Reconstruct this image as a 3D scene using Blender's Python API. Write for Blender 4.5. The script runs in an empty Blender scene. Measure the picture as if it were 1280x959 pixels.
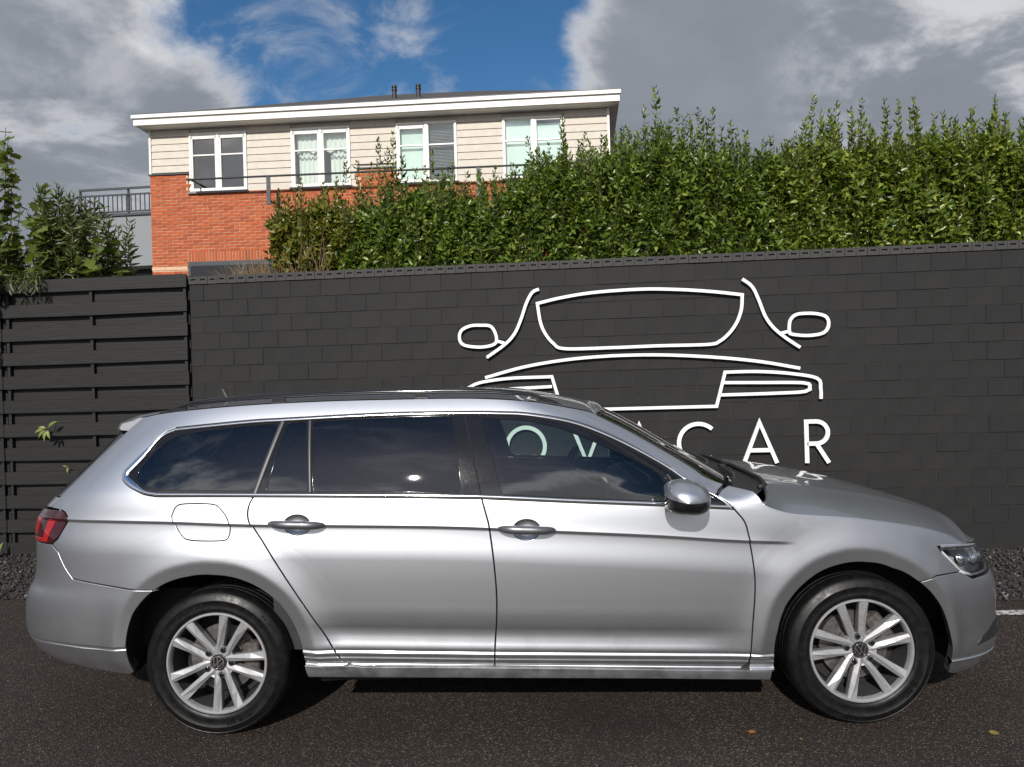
import bpy, bmesh, math, random
import numpy as np
from mathutils import Vector, Matrix
from mathutils.geometry import delaunay_2d_cdt

scene = bpy.context.scene
COL = scene.collection
R = math.radians
random.seed(7)
rng = np.random.default_rng(7)

# ------------------------------------------------------------------ camera
cam = bpy.data.cameras.new('camera'); camo = bpy.data.objects.new('camera', cam); COL.objects.link(camo)
cam.sensor_width = 36.0; cam.lens = 887 / 1280 * 36; cam.clip_start = 0.05; cam.clip_end = 2000
rl = math.atan(0.028)
camo.matrix_world = Matrix(((math.cos(rl), math.sin(rl), 0, 0), (0, 0, -1, 0), (-math.sin(rl), math.cos(rl), 0, 1.50), (0, 0, 0, 1)))
scene.camera = camo

# ------------------------------------------------------------------ sky and sun
SUN_EL, SUN_AZ = R(31), R(12)                      # azimuth: to the left of straight behind the camera
sun_dir = Vector((-math.sin(SUN_AZ) * math.cos(SUN_EL), -math.cos(SUN_AZ) * math.cos(SUN_EL), math.sin(SUN_EL)))
world = bpy.data.worlds.new('World'); scene.world = world; world.use_nodes = True

def build_sky():
    nt = world.node_tree; N = nt.nodes; L = nt.links; N.clear()
    def nd(t, **k):
        n = N.new(t)
        for a, b in k.items(): setattr(n, a, b)
        return n
    def mth(op, a, b=None, c=None, clamp=False):
        n = nd('ShaderNodeMath', operation=op, use_clamp=clamp)
        for i, v in enumerate((a, b, c)):
            if v is None: continue
            if isinstance(v, (int, float)): n.inputs[i].default_value = v
            else: L.new(v, n.inputs[i])
        return n.outputs[0]
    def rmap(v, a, b, c, d, smooth=True):
        n = nd('ShaderNodeMapRange'); n.interpolation_type = 'SMOOTHSTEP' if smooth else 'LINEAR'
        L.new(v, n.inputs[0])
        for i, x in enumerate((a, b, c, d)): n.inputs[i + 1].default_value = x
        return n.outputs[0]
    out = nd('ShaderNodeOutputWorld'); bg = nd('ShaderNodeBackground'); L.new(bg.outputs[0], out.inputs[0])
    sky = nd('ShaderNodeTexSky', sky_type='NISHITA', sun_disc=False)
    sky.sun_elevation = SUN_EL; sky.sun_rotation = math.pi + SUN_AZ; sky.ozone_density = 2.2; sky.dust_density = 0.4; sky.air_density = 1.0
    tc = nd('ShaderNodeTexCoord'); nrm = nd('ShaderNodeVectorMath', operation='NORMALIZE'); L.new(tc.outputs['Generated'], nrm.inputs[0])
    D = nrm.outputs[0]
    sp = nd('ShaderNodeSeparateXYZ'); L.new(D, sp.inputs[0])
    zz = mth('ADD', mth('MAXIMUM', sp.outputs[2], 0.0), 0.22)
    cb = nd('ShaderNodeCombineXYZ'); L.new(mth('DIVIDE', sp.outputs[0], zz), cb.inputs[0]); L.new(mth('DIVIDE', sp.outputs[1], zz), cb.inputs[1])
    def noise(scale, detail, rough, dist, off):
        mp = nd('ShaderNodeMapping'); mp.inputs['Location'].default_value = off; L.new(cb.outputs[0], mp.inputs[0])
        n = nd('ShaderNodeTexNoise'); n.inputs['Scale'].default_value = scale; n.inputs['Detail'].default_value = detail
        n.inputs['Roughness'].default_value = rough; n.inputs['Distortion'].default_value = dist
        L.new(mp.outputs[0], n.inputs[0]); return n.outputs['Fac']
    def cone(d, c0, c1):
        v = nd('ShaderNodeVectorMath', operation='DOT_PRODUCT'); L.new(D, v.inputs[0]); v.inputs[1].default_value = Vector(d).normalized()
        return rmap(v.outputs['Value'], math.cos(R(c0)), math.cos(R(c1)), 0, 1)
    n1 = noise(1.35, 10, 0.60, 0.35, (3.1, 1.7, 0.4))
    n2 = noise(0.62, 3, 0.5, 0.1, (7.3, 2.2, 1.0))
    n3 = noise(2.6, 7, 0.6, 0.3, (1.2, 8.4, 2.0))
    gap = mth('ADD', cone((-0.15, 1, 0.54), 18, 3), mth('MULTIPLY', cone((0.42, 1, 0.335), 7, 1.0), 0.40))
    sungap = cone((-0.35, -0.9, 1.25), 36, 20)
    cov = mth('ADD', mth('MULTIPLY', n1, 1.25), mth('MULTIPLY', n2, 0.45))
    cov = mth('ADD', cov, -0.16)
    bank = mth('MULTIPLY', cone((0.62, 1, 0.42), 29, 12), 0.26)
    cov = mth('ADD', cov, bank)
    cov = mth('ADD', cov, mth('MULTIPLY', cone((0.22, -1, 0.42), 19, 9), 0.26))
    cov = mth('SUBTRACT', cov, mth('MULTIPLY', gap, 0.33))
    cov = mth('SUBTRACT', cov, mth('MULTIPLY', sungap, 0.25))
    n4 = noise(3.1, 9, 0.62, 0.8, (4.4, 0.6, 5.0))
    alpha = mth('MAXIMUM', rmap(cov, 0.44, 0.60, 0, 1), mth('MULTIPLY', rmap(n4, 0.50, 0.72, 0, 0.85), rmap(n2, 0.40, 0.56, 0.25, 1)))
    thick = rmap(cov, 0.50, 0.72, 0, 1)
    lum = rmap(thick, 0, 1, 0.60, 0.285)
    lit = rmap(n3, 0.46, 0.62, 0, 1)
    edge = mth('MULTIPLY', lit, cone((0.70, 1, 0.50), 15, 4))
    edge2 = mth('MULTIPLY', lit, cone((-0.50, 1, 0.40), 11, 3))
    lum = mth('ADD', lum, mth('MULTIPLY', mth('ADD', edge, mth('MULTIPLY', edge2, 0.5)), 0.34))
    lum = mth('ADD', lum, mth('MULTIPLY', mth('SUBTRACT', n3, 0.5), 0.16))
    # clouds glow where the sun stands behind them
    lum = mth('MULTIPLY', lum, mth('ADD', 1.0, mth('MULTIPLY', cone(tuple(sun_dir), 48, 6), 2.4)))
    tint = nd('ShaderNodeMix', data_type='RGBA'); tint.inputs[6].default_value = (0.90, 1.0, 1.17, 1); tint.inputs[7].default_value = (0.98, 1.0, 1.05, 1)
    L.new(rmap(lum, 0.2, 0.6, 0, 1), tint.inputs[0])
    cc = nd('ShaderNodeVectorMath', operation='SCALE'); L.new(tint.outputs[2], cc.inputs[0]); L.new(lum, cc.inputs['Scale'])
    hs = nd('ShaderNodeHueSaturation'); hs.inputs['Saturation'].default_value = 1.28; L.new(sky.outputs[0], hs.inputs['Color'])
    ss = nd('ShaderNodeVectorMath', operation='SCALE'); L.new(hs.outputs[0], ss.inputs[0]); ss.inputs['Scale'].default_value = 0.094
    mx = nd('ShaderNodeMix', data_type='RGBA'); L.new(alpha, mx.inputs[0]); L.new(ss.outputs[0], mx.inputs[6]); L.new(cc.outputs[0], mx.inputs[7])
    L.new(mx.outputs[2], bg.inputs[0]); bg.inputs[1].default_value = 1.0
build_sky()
sun = bpy.data.lights.new('sun', 'SUN'); sun.energy = 4.6; sun.angle = R(0.53); sun.color = (1.0, 0.955, 0.89)
suno = bpy.data.objects.new('sun', sun); COL.objects.link(suno); suno.rotation_euler = sun_dir.to_track_quat('Z', 'Y').to_euler()
scene.render.engine = 'CYCLES'
scene.view_settings.view_transform = 'Standard'; scene.view_settings.look = 'None'; scene.view_settings.exposure = 0.0; scene.view_settings.gamma = 1.0
scene.view_settings.use_curve_mapping = False
scene.cycles.max_bounces = 6; scene.cycles.diffuse_bounces = 2; scene.cycles.glossy_bounces = 4; scene.cycles.transparent_max_bounces = 12

# ------------------------------------------------------------------ materials
class NT:
    def __init__(s, name):
        s.m = bpy.data.materials.new(name); s.m.use_nodes = True; s.t = s.m.node_tree
        s.b = s.t.nodes['Principled BSDF']; s.out = s.t.nodes['Material Output']
    def n(s, t, **k):
        n = s.t.nodes.new(t)
        for a, b in k.items(): setattr(n, a, b)
        return n
    def l(s, a, b): s.t.links.new(a, b)
    def tex(s, kind, scale, coord='Object', detail=4, rough=0.55, sc3=None, **k):
        tc = s.n('ShaderNodeTexCoord'); t = s.n('ShaderNodeTex' + kind, **k)
        v = tc.outputs[coord]
        if sc3:
            mp = s.n('ShaderNodeMapping'); mp.inputs['Scale'].default_value = sc3; s.l(v, mp.inputs[0]); v = mp.outputs[0]
        s.l(v, t.inputs['Vector']); t.inputs['Scale'].default_value = scale
        if kind == 'Noise': t.inputs['Detail'].default_value = detail; t.inputs['Roughness'].default_value = rough
        return t
    def ramp(s, fac, stops):
        r = s.n('ShaderNodeValToRGB'); e = r.color_ramp.elements
        while len(e) < len(stops): e.new(0.5)
        for i, (p, c) in enumerate(stops):
            e[i].position = p; e[i].color = (c, c, c, 1) if isinstance(c, (int, float)) else (*c, 1)
        s.l(fac, r.inputs[0]); return r.outputs[0]
    def mix(s, fac, a, b, mode='MIX'):
        m = s.n('ShaderNodeMix', data_type='RGBA'); m.blend_type = mode
        for i, v in ((0, fac), (6, a), (7, b)):
            if isinstance(v, (int, float)): m.inputs[i].default_value = v
            elif isinstance(v, tuple): m.inputs[i].default_value = (*v, 1)
            else: s.l(v, m.inputs[i])
        return m.outputs[2]
    def bump(s, h, strength=0.3, dist=0.01, prev=None):
        b = s.n('ShaderNodeBump'); b.inputs['Strength'].default_value = strength; b.inputs['Distance'].default_value = dist
        s.l(h, b.inputs['Height'])
        if prev is not None: s.l(prev, b.inputs['Normal'])
        s.l(b.outputs[0], s.b.inputs['Normal']); return b.outputs[0]
    def set(s, **k):
        names = {'col': 'Base Color', 'rough': 'Roughness', 'metal': 'Metallic', 'coat': 'Coat Weight', 'coatr': 'Coat Roughness', 'spec': 'Specular IOR Level', 'ior': 'IOR', 'sheen': 'Sheen Weight'}
        for a, v in k.items():
            i = s.b.inputs[names[a]]
            if isinstance(v, tuple): i.default_value = (*v, 1)
            elif isinstance(v, (int, float)): i.default_value = v
            else: s.l(v, i)
        return s

M = {}
def simple(name, col, rough=0.5, metal=0.0, var=0.15, scale=20, bump=0, bscale=80, **k):
    a = NT(name); n = a.tex('Noise', scale)
    c0 = tuple(x * (1 - var) for x in col); c1 = tuple(min(1, x * (1 + var)) for x in col)
    a.set(col=a.ramp(n.outputs['Fac'], [(0.3, c0), (0.7, c1)]), metal=metal, rough=rough, **k)
    if bump:
        b = a.tex('Noise', bscale, detail=6); a.bump(b.outputs['Fac'], bump, 0.004)
    M[name] = a.m; return a

def make_materials():
    # silver metallic car paint: flakes under a clear coat, road film low down
    a = NT('silver_paint'); fl = a.tex('Noise', 900, detail=2); dirt = a.tex('Noise', 9, detail=7, rough=0.65)
    base = a.ramp(fl.outputs['Fac'], [(0.35, (0.475, 0.49, 0.52)), (0.65, (0.595, 0.61, 0.64))])
    tc = a.n('ShaderNodeTexCoord'); sp = a.n('ShaderNodeSeparateXYZ'); a.l(tc.outputs['Object'], sp.inputs[0])
    low = a.n('ShaderNodeMapRange'); low.inputs[1].default_value = 0.62; low.inputs[2].default_value = 0.20; a.l(sp.outputs[2], low.inputs[0])
    f = a.n('ShaderNodeMath', operation='MULTIPLY'); a.l(low.outputs[0], f.inputs[0]); a.l(a.ramp(dirt.outputs['Fac'], [(0.45, 0.0), (0.75, 0.5)]), f.inputs[1])
    spk = a.tex('Voronoi', 55); sd = a.ramp(spk.outputs['Distance'], [(0.03, 1.0), (0.055, 0.0)]); 
    pick = a.n('ShaderNodeSeparateColor'); a.l(spk.outputs['Color'], pick.inputs[0])
    sm = a.n('ShaderNodeMath', operation='MULTIPLY'); a.l(sd, sm.inputs[0]); a.l(a.ramp(pick.outputs[0], [(0.90, 0.0), (0.93, 0.35)]), sm.inputs[1])
    col = a.mix(f.outputs[0], base, (0.26, 0.25, 0.235)); col = a.mix(sm.outputs[0], col, (0.22, 0.21, 0.2))
    a.set(col=col, metal=0.96, rough=0.395, coat=1.0, coatr=0.03)
    cr_ = a.ramp(dirt.outputs['Fac'], [(0.35, 0.02), (0.8, 0.10)]); a.set(coatr=cr_)
    M['silver'] = a.m
    simple('sill_paint', (0.20, 0.205, 0.21), 0.52, 0.6, var=0.35, scale=14, bump=0.15, bscale=300)
    simple('dark_silver', (0.16, 0.165, 0.17), 0.38, 0.75, coat=1.0, coatr=0.05)
    simple('chrome', (0.82, 0.82, 0.83), 0.13, 1.0, var=0.05)
    simple('satin', (0.30, 0.30, 0.31), 0.28, 0.9, var=0.05)
    simple('dark_satin', (0.045, 0.045, 0.047), 0.42, 0.2, var=0.05)
    simple('lamp_silver', (0.40, 0.41, 0.43), 0.35, 0.35, var=0.05)
    simple('lamp_white', (0.78, 0.79, 0.80), 0.25, 0.0, var=0.03)
    simple('black_gloss', (0.008, 0.008, 0.009), 0.09, 0.0, coat=0.5, coatr=0.05)
    b = NT('dusty_black'); sp2 = b.tex('Voronoi', 160); n2 = b.tex('Noise', 260, detail=8, rough=0.75)
    ds = b.ramp(n2.outputs['Fac'], [(0.5, 0.0), (0.8, 0.12)])
    b.set(col=b.mix(ds, (0.008, 0.008, 0.009), (0.16, 0.16, 0.16)), rough=b.ramp(n2.outputs['Fac'], [(0.4, 0.03), (0.75, 0.10)])); M['dusty_black'] = b.m
    simple('black_plastic', (0.018, 0.018, 0.018), 0.5, 0.0, bump=0.1)
    simple('underbody', (0.010, 0.010, 0.010), 0.85)
    simple('seat_cloth', (0.045, 0.046, 0.05), 0.85, bump=0.2, bscale=300)
    simple('dash', (0.03, 0.03, 0.032), 0.55, bump=0.1, bscale=300)
    simple('headliner', (0.10, 0.10, 0.10), 0.9)
    def glass(name, tint, rough=0.015, refl=(1, 1, 1), ior=1.52, dirt=0.0, gain=1.7):
        g = NT(name); nt = g.t; nt.nodes.remove(g.b)
        tr = g.n('ShaderNodeBsdfTransparent'); tr.inputs[0].default_value = (*tint, 1)
        gl = g.n('ShaderNodeBsdfGlossy'); gl.inputs['Color'].default_value = (*refl, 1); gl.inputs['Roughness'].default_value = rough
        fr = g.n('ShaderNodeFresnel'); fr.inputs[0].default_value = ior
        m2 = g.n('ShaderNodeMath', operation='MULTIPLY'); m2.inputs[1].default_value = gain; m2.use_clamp = True; g.l(fr.outputs[0], m2.inputs[0])
        mx = g.n('ShaderNodeMixShader'); g.l(m2.outputs[0], mx.inputs[0]); g.l(tr.outputs[0], mx.inputs[1]); g.l(gl.outputs[0], mx.inputs[2])
        last = mx.outputs[0]
        if dirt:
            n = g.tex('Noise', 60, detail=8, rough=0.7); n.inputs['Distortion'].default_value = 1.0
            df = g.n('ShaderNodeBsdfDiffuse'); df.inputs[0].default_value = (0.5, 0.5, 0.5, 1)
            m3 = g.n('ShaderNodeMixShader'); g.l(g.ramp(n.outputs['Fac'], [(0.5, 0.0), (0.85, dirt)]), m3.inputs[0]); g.l(last, m3.inputs[1]); g.l(df.outputs[0], m3.inputs[2]); last = m3.outputs[0]
        g.l(last, g.out.inputs[0]); M[name] = g.m
    glass('clear_glass', (0.72, 0.84, 0.80), 0.012, dirt=0.015)
    glass('privacy_glass', (0.035, 0.040, 0.045), 0.007, dirt=0.015)
    glass('lamp_glass', (0.9, 0.92, 0.93), 0.02)
    glass('house_glass', (0.86, 0.92, 0.90), 0.01, gain=3.6)
    a = NT('red_lens'); a.set(col=(0.035, 0.0015, 0.005), rough=0.10, coat=1.0, coatr=0.02); M['red_lens'] = a.m
    a = NT('red_lens_bright'); a.set(col=(0.30, 0.006, 0.008), rough=0.15, coat=1.0, coatr=0.02); M['red_bright'] = a.m
    # tyre rubber
    a = NT('tyre_rubber'); n = a.tex('Noise', 35, detail=7, rough=0.7); n2 = a.tex('Noise', 160, detail=3)
    a.set(col=a.ramp(n.outputs['Fac'], [(0.35, 0.0040), (0.6, 0.0058), (0.8, 0.010)]), rough=a.ramp(n.outputs['Fac'], [(0.38, 0.34), (0.62, 0.50)]), spec=0.32)
    a.bump(n2.outputs['Fac'], 0.15, 0.002); M['rubber'] = a.m
    a = NT('alloy_paint'); n = a.tex('Noise', 45, detail=8, rough=0.7)
    a.set(col=a.ramp(n.outputs['Fac'], [(0.35, (0.36, 0.362, 0.37)), (0.62, (0.31, 0.31, 0.312)), (0.8, (0.19, 0.18, 0.165))]), metal=0.45, rough=0.48, coat=0.3, coatr=0.2); M['alloy'] = a.m
    simple('brake_iron', (0.16, 0.15, 0.145), 0.45, 0.8, var=0.35, scale=60)
    simple('caliper', (0.07, 0.06, 0.055), 0.7, 0.3, var=0.5, scale=50)
    # setting
    a = NT('asphalt'); big = a.tex('Noise', 0.9, detail=5); v = a.tex('Voronoi', 190); v2 = a.tex('Voronoi', 95)
    grit = a.tex('Noise', 260, detail=3, rough=0.7)
    pick = a.n('ShaderNodeSeparateColor'); a.l(v.outputs['Color'], pick.inputs[0])
    c = a.ramp(pick.outputs[0], [(0.0, (0.014, 0.0105, 0.008)), (0.55, (0.038, 0.0262, 0.0190)), (0.86, (0.088, 0.064, 0.048)), (0.97, (0.30, 0.25, 0.21))])
    c = a.mix(a.ramp(grit.outputs['Fac'], [(0.3, 0.0), (0.8, 0.35)]), c, (0.019, 0.015, 0.0125))
    c = a.mix(0.38, c, (0.0125, 0.0075, 0.0048)); oil = a.tex('Noise', 0.45, detail=8, rough=0.62); c = a.mix(a.ramp(oil.outputs['Fac'], [(0.52, 0.0), (0.66, 0.55)]), c, (0.010, 0.008, 0.007)); c = a.mix(a.ramp(big.outputs['Fac'], [(0.35, 0.0), (0.7, 0.45)]), c, (0.0225, 0.0150, 0.0108))
    a.set(col=c, rough=a.ramp(grit.outputs['Fac'], [(0.3, 0.55), (0.7, 0.9)]), spec=0.4)
    b0 = a.bump(v.outputs['Distance'], 0.9, 0.006); a.bump(v2.outputs['Distance'], 0.5, 0.006, b0); M['asphalt'] = a.m
    a = NT('soil'); n = a.tex('Noise', 30, detail=6); a.set(col=a.ramp(n.outputs['Fac'], [(0.3, (0.02, 0.016, 0.013)), (0.7, (0.05, 0.04, 0.032))]), rough=0.95); a.bump(n.outputs['Fac'], 0.6, 0.02); M['soil'] = a.m
    a = NT('gravel_stone'); g = a.n('ShaderNodeNewGeometry'); n = a.tex('Noise', 60)
    c = a.ramp(g.outputs['Random Per Island'], [(0.0, (0.012, 0.0115, 0.012)), (0.5, (0.034, 0.031, 0.030)), (0.78, (0.062, 0.045, 0.042)), (0.95, (0.085, 0.078, 0.075)), (1.0, (0.34, 0.33, 0.32))])
    a.set(col=a.mix(n.outputs['Fac'], c, (0.03, 0.028, 0.027)), rough=0.85); M['gravel'] = a.m
    a = NT('road_paint'); n = a.tex('Noise', 40, detail=6, rough=0.7)
    a.set(col=a.ramp(n.outputs['Fac'], [(0.42, (0.06, 0.055, 0.05)), (0.56, (0.58, 0.57, 0.54))]), rough=0.8); M['road_paint'] = a.m
    a = NT('painted_block'); n = a.tex('Noise', 3.0, detail=6); f = a.tex('Noise', 140, detail=5); vo = a.tex('Voronoi', 14)
    oi = a.n('ShaderNodeObjectInfo'); pk = a.n('ShaderNodeSeparateColor'); a.l(vo.outputs['Color'], pk.inputs[0])
    c = a.ramp(n.outputs['Fac'], [(0.3, (0.0105, 0.0103, 0.0103)), (0.7, (0.0160, 0.0157, 0.0155))])
    c = a.mix(a.ramp(oi.outputs['Random'], [(0.0, 0.0), (1.0, 0.45)]), c, (0.0075, 0.0075, 0.0077))
    fm = a.n('ShaderNodeMath', operation='MULTIPLY'); a.l(a.ramp(vo.outputs['Distance'], [(0.035, 1.0), (0.06, 0.0)]), fm.inputs[0]); a.l(a.ramp(pk.outputs[1], [(0.86, 0.0), (0.9, 0.7)]), fm.inputs[1])
    st = a.tex('Noise', 1.1, detail=9, rough=0.7, sc3=(2.2, 1, 0.5)); c = a.mix(a.ramp(st.outputs['Fac'], [(0.52, 0.0), (0.78, 0.35)]), c, (0.032, 0.031, 0.030)); c = a.mix(fm.outputs[0], c, (0.25, 0.25, 0.24))
    a.set(col=c, rough=0.72, spec=0.35); a.bump(f.outputs['Fac'], 0.35, 0.004); M['block'] = a.m
    simple('coping', (0.036, 0.0355, 0.0345), 0.75, var=0.2, scale=6, bump=0.3, bscale=140)  # lighter than the blocks: the sunlit lip is put into the colour
    a = NT('joint_mortar'); n = a.tex('Noise', 50); a.set(col=a.ramp(n.outputs['Fac'], [(0.3, (0.024, 0.0235, 0.023)), (0.7, (0.046, 0.045, 0.043))]), rough=0.9); M['joint'] = a.m
    a = NT('painted_timber'); w = a.tex('Noise', 6, detail=8, rough=0.65, sc3=(0.6, 8, 14)); kn = a.tex('Voronoi', 2.2); oi = a.n('ShaderNodeObjectInfo')
    c = a.ramp(w.outputs['Fac'], [(0.3, (0.0095, 0.0092, 0.009)), (0.55, (0.0150, 0.0145, 0.0140)), (0.75, (0.023, 0.022, 0.021))])
    c = a.mix(a.ramp(oi.outputs['Random'], [(0.0, 0.0), (1.0, 0.35)]), c, (0.0085, 0.0085, 0.0085))
    c = a.mix(a.ramp(kn.outputs['Distance'], [(0.02, 0.6), (0.06, 0.0)]), c, (0.015, 0.014, 0.013))
    a.set(col=c, rough=0.62, spec=0.35); a.bump(w.outputs['Fac'], 0.5, 0.006); M['timber'] = a.m
    simple('sign_white', (0.78, 0.78, 0.77), 0.45, var=0.03)
    a = NT('house_brick'); oi = a.n('ShaderNodeObjectInfo'); g = a.n('ShaderNodeNewGeometry'); n = a.tex('Noise', 25, detail=5)
    sm = a.n('ShaderNodeMath', operation='ADD'); a.l(oi.outputs['Random'], sm.inputs[0]); a.l(g.outputs['Random Per Island'], sm.inputs[1])
    fr = a.n('ShaderNodeMath', operation='FRACT'); a.l(sm.outputs[0], fr.inputs[0])
    c = a.ramp(fr.outputs[0], [(0.0, (0.30, 0.062, 0.019)), (0.4, (0.40, 0.083, 0.024)), (0.8, (0.45, 0.105, 0.031)), (1.0, (0.35, 0.085, 0.032))])
    a.set(col=a.mix(a.ramp(n.outputs['Fac'], [(0.3, 0.0), (0.8, 0.4)]), c, (0.27, 0.06, 0.028)), rough=0.85); a.bump(n.outputs['Fac'], 0.3, 0.004); M['brick'] = a.m
    simple('mortar', (0.58, 0.39, 0.26), 0.9, var=0.12)
    simple('siding', (0.55, 0.50, 0.43), 0.7, var=0.06, scale=8)
    simple('white_paint', (0.76, 0.75, 0.70), 0.45, var=0.05, scale=6)
    simple('sill_stone', (0.22, 0.22, 0.22), 0.7)
    simple('grey_render', (0.22, 0.235, 0.25), 0.85, var=0.05)
    simple('dark_metal', (0.05, 0.058, 0.065), 0.45, 0.3)
    simple('roof_tile', (0.055, 0.05, 0.048), 0.8, var=0.4, scale=14, bump=0.5, bscale=20)
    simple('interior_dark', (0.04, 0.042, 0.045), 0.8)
    simple('curtain', (0.80, 0.82, 0.78), 0.9, var=0.05)
    simple('blind_pale', (0.70, 0.80, 0.75), 0.8, var=0.03)
    simple('blind_slat', (0.35, 0.38, 0.40), 0.5)
    def leaf(name, stops, rough=0.38, trans=0.30, spec=0.5):
        a = NT(name); g = a.n('ShaderNodeNewGeometry')
        c = a.ramp(g.outputs['Random Per Island'], stops); a.set(col=c, rough=rough, spec=spec)
        tr = a.n('ShaderNodeBsdfTranslucent'); a.l(a.mix(1.0, c, (1.3, 1.25, 0.5), 'MULTIPLY'), tr.inputs[0])
        mx = a.n('ShaderNodeMixShader'); mx.inputs[0].default_value = trans
        a.l(a.b.outputs[0], mx.inputs[1]); a.l(tr.outputs[0], mx.inputs[2]); a.l(mx.outputs[0], a.out.inputs[0]); M[name] = a.m
    leaf('leaf_hedge', [(0.0, (0.040, 0.072, 0.011)), (0.45, (0.086, 0.142, 0.020)), (0.8, (0.140, 0.205, 0.030)), (1.0, (0.25, 0.31, 0.055))], 0.33)
    leaf('leaf_hedge_light', [(0.0, (0.050, 0.084, 0.011)), (0.5, (0.110, 0.168, 0.021)), (0.85, (0.185, 0.238, 0.032)), (1.0, (0.30, 0.33, 0.055))], 0.33)
    leaf('leaf_yellow', [(0.0, (0.065, 0.095, 0.014)), (0.4, (0.125, 0.150, 0.02)), (0.8, (0.20, 0.20, 0.03)), (1.0, (0.21, 0.15, 0.035))])
    leaf('leaf_vine', [(0.0, (0.055, 0.085, 0.020)), (0.5, (0.105, 0.150, 0.034)), (0.85, (0.155, 0.205, 0.042)), (1.0, (0.23, 0.28, 0.06))], 0.45)
    leaf('leaf_lance', [(0.0, (0.042, 0.066, 0.022)), (0.5, (0.085, 0.115, 0.040)), (1.0, (0.16, 0.185, 0.065))], 0.40)
    leaf('leaf_bright', [(0.0, (0.16, 0.20, 0.035)), (1.0, (0.24, 0.28, 0.06))], 0.5)
    leaf('leaf_fallen', [(0.0, (0.30, 0.24, 0.06)), (1.0, (0.34, 0.26, 0.08))], 0.7)
    leaf('leaf_orange', [(0.0, (0.36, 0.15, 0.03)), (1.0, (0.40, 0.18, 0.04))], 0.7)
    leaf('dry_stalk', [(0.0, (0.20, 0.13, 0.065)), (0.6, (0.30, 0.21, 0.11)), (1.0, (0.38, 0.29, 0.17))], 0.8, 0.15, 0.2)
    simple('bark', (0.075, 0.055, 0.035), 0.85, var=0.35)
make_materials()

# ------------------------------------------------------------------ object helpers
def finish(o, parent=None, label=None, cat=None, group=None, kind=None):
    if parent is not None: o.parent = parent
    if label: o['label'] = label
    if cat: o['category'] = cat
    if group: o['group'] = group
    if kind: o['kind'] = kind
    return o
def thing(name, label, cat, loc=(0, 0, 0), rz=0.0, group=None):
    o = bpy.data.objects.new(name, None); COL.objects.link(o); o.location = loc; o.rotation_euler = (0, 0, rz); o.empty_display_size = 0.2
    return finish(o, None, label, cat, group)
def mesh_obj(name, me, mat, parent=None, loc=None, **k):
    if mat is not None and len(me.materials) == 0: me.materials.append(M[mat] if isinstance(mat, str) else mat)
    o = bpy.data.objects.new(name, me); COL.objects.link(o)
    if loc is not None: o.location = loc
    return finish(o, parent, **k)
def arr_mesh(name, V, F, smooth=False, normals=None):
    V = np.asarray(V, np.float32); F = np.asarray(F, np.int32); k = F.shape[1]
    me = bpy.data.meshes.new(name); me.vertices.add(len(V)); me.vertices.foreach_set('co', V.ravel())
    me.loops.add(F.size); me.loops.foreach_set('vertex_index', F.ravel()); me.polygons.add(len(F))
    me.polygons.foreach_set('loop_start', np.arange(0, F.size, k, dtype=np.int32)); me.polygons.foreach_set('loop_total', np.full(len(F), k, np.int32))
    me.update(calc_edges=True)
    if smooth: me.polygons.foreach_set('use_smooth', np.ones(len(F), bool))
    if normals is not None: me.normals_split_custom_set_from_vertices([tuple(x) for x in np.asarray(normals, float)])
    return me
def py_mesh(name, V, F, smooth=False):
    me = bpy.data.meshes.new(name); me.from_pydata([tuple(v) for v in V], [], F); me.update()
    if smooth: me.polygons.foreach_set('use_smooth', np.ones(len(me.polygons), bool))
    return me
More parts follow.
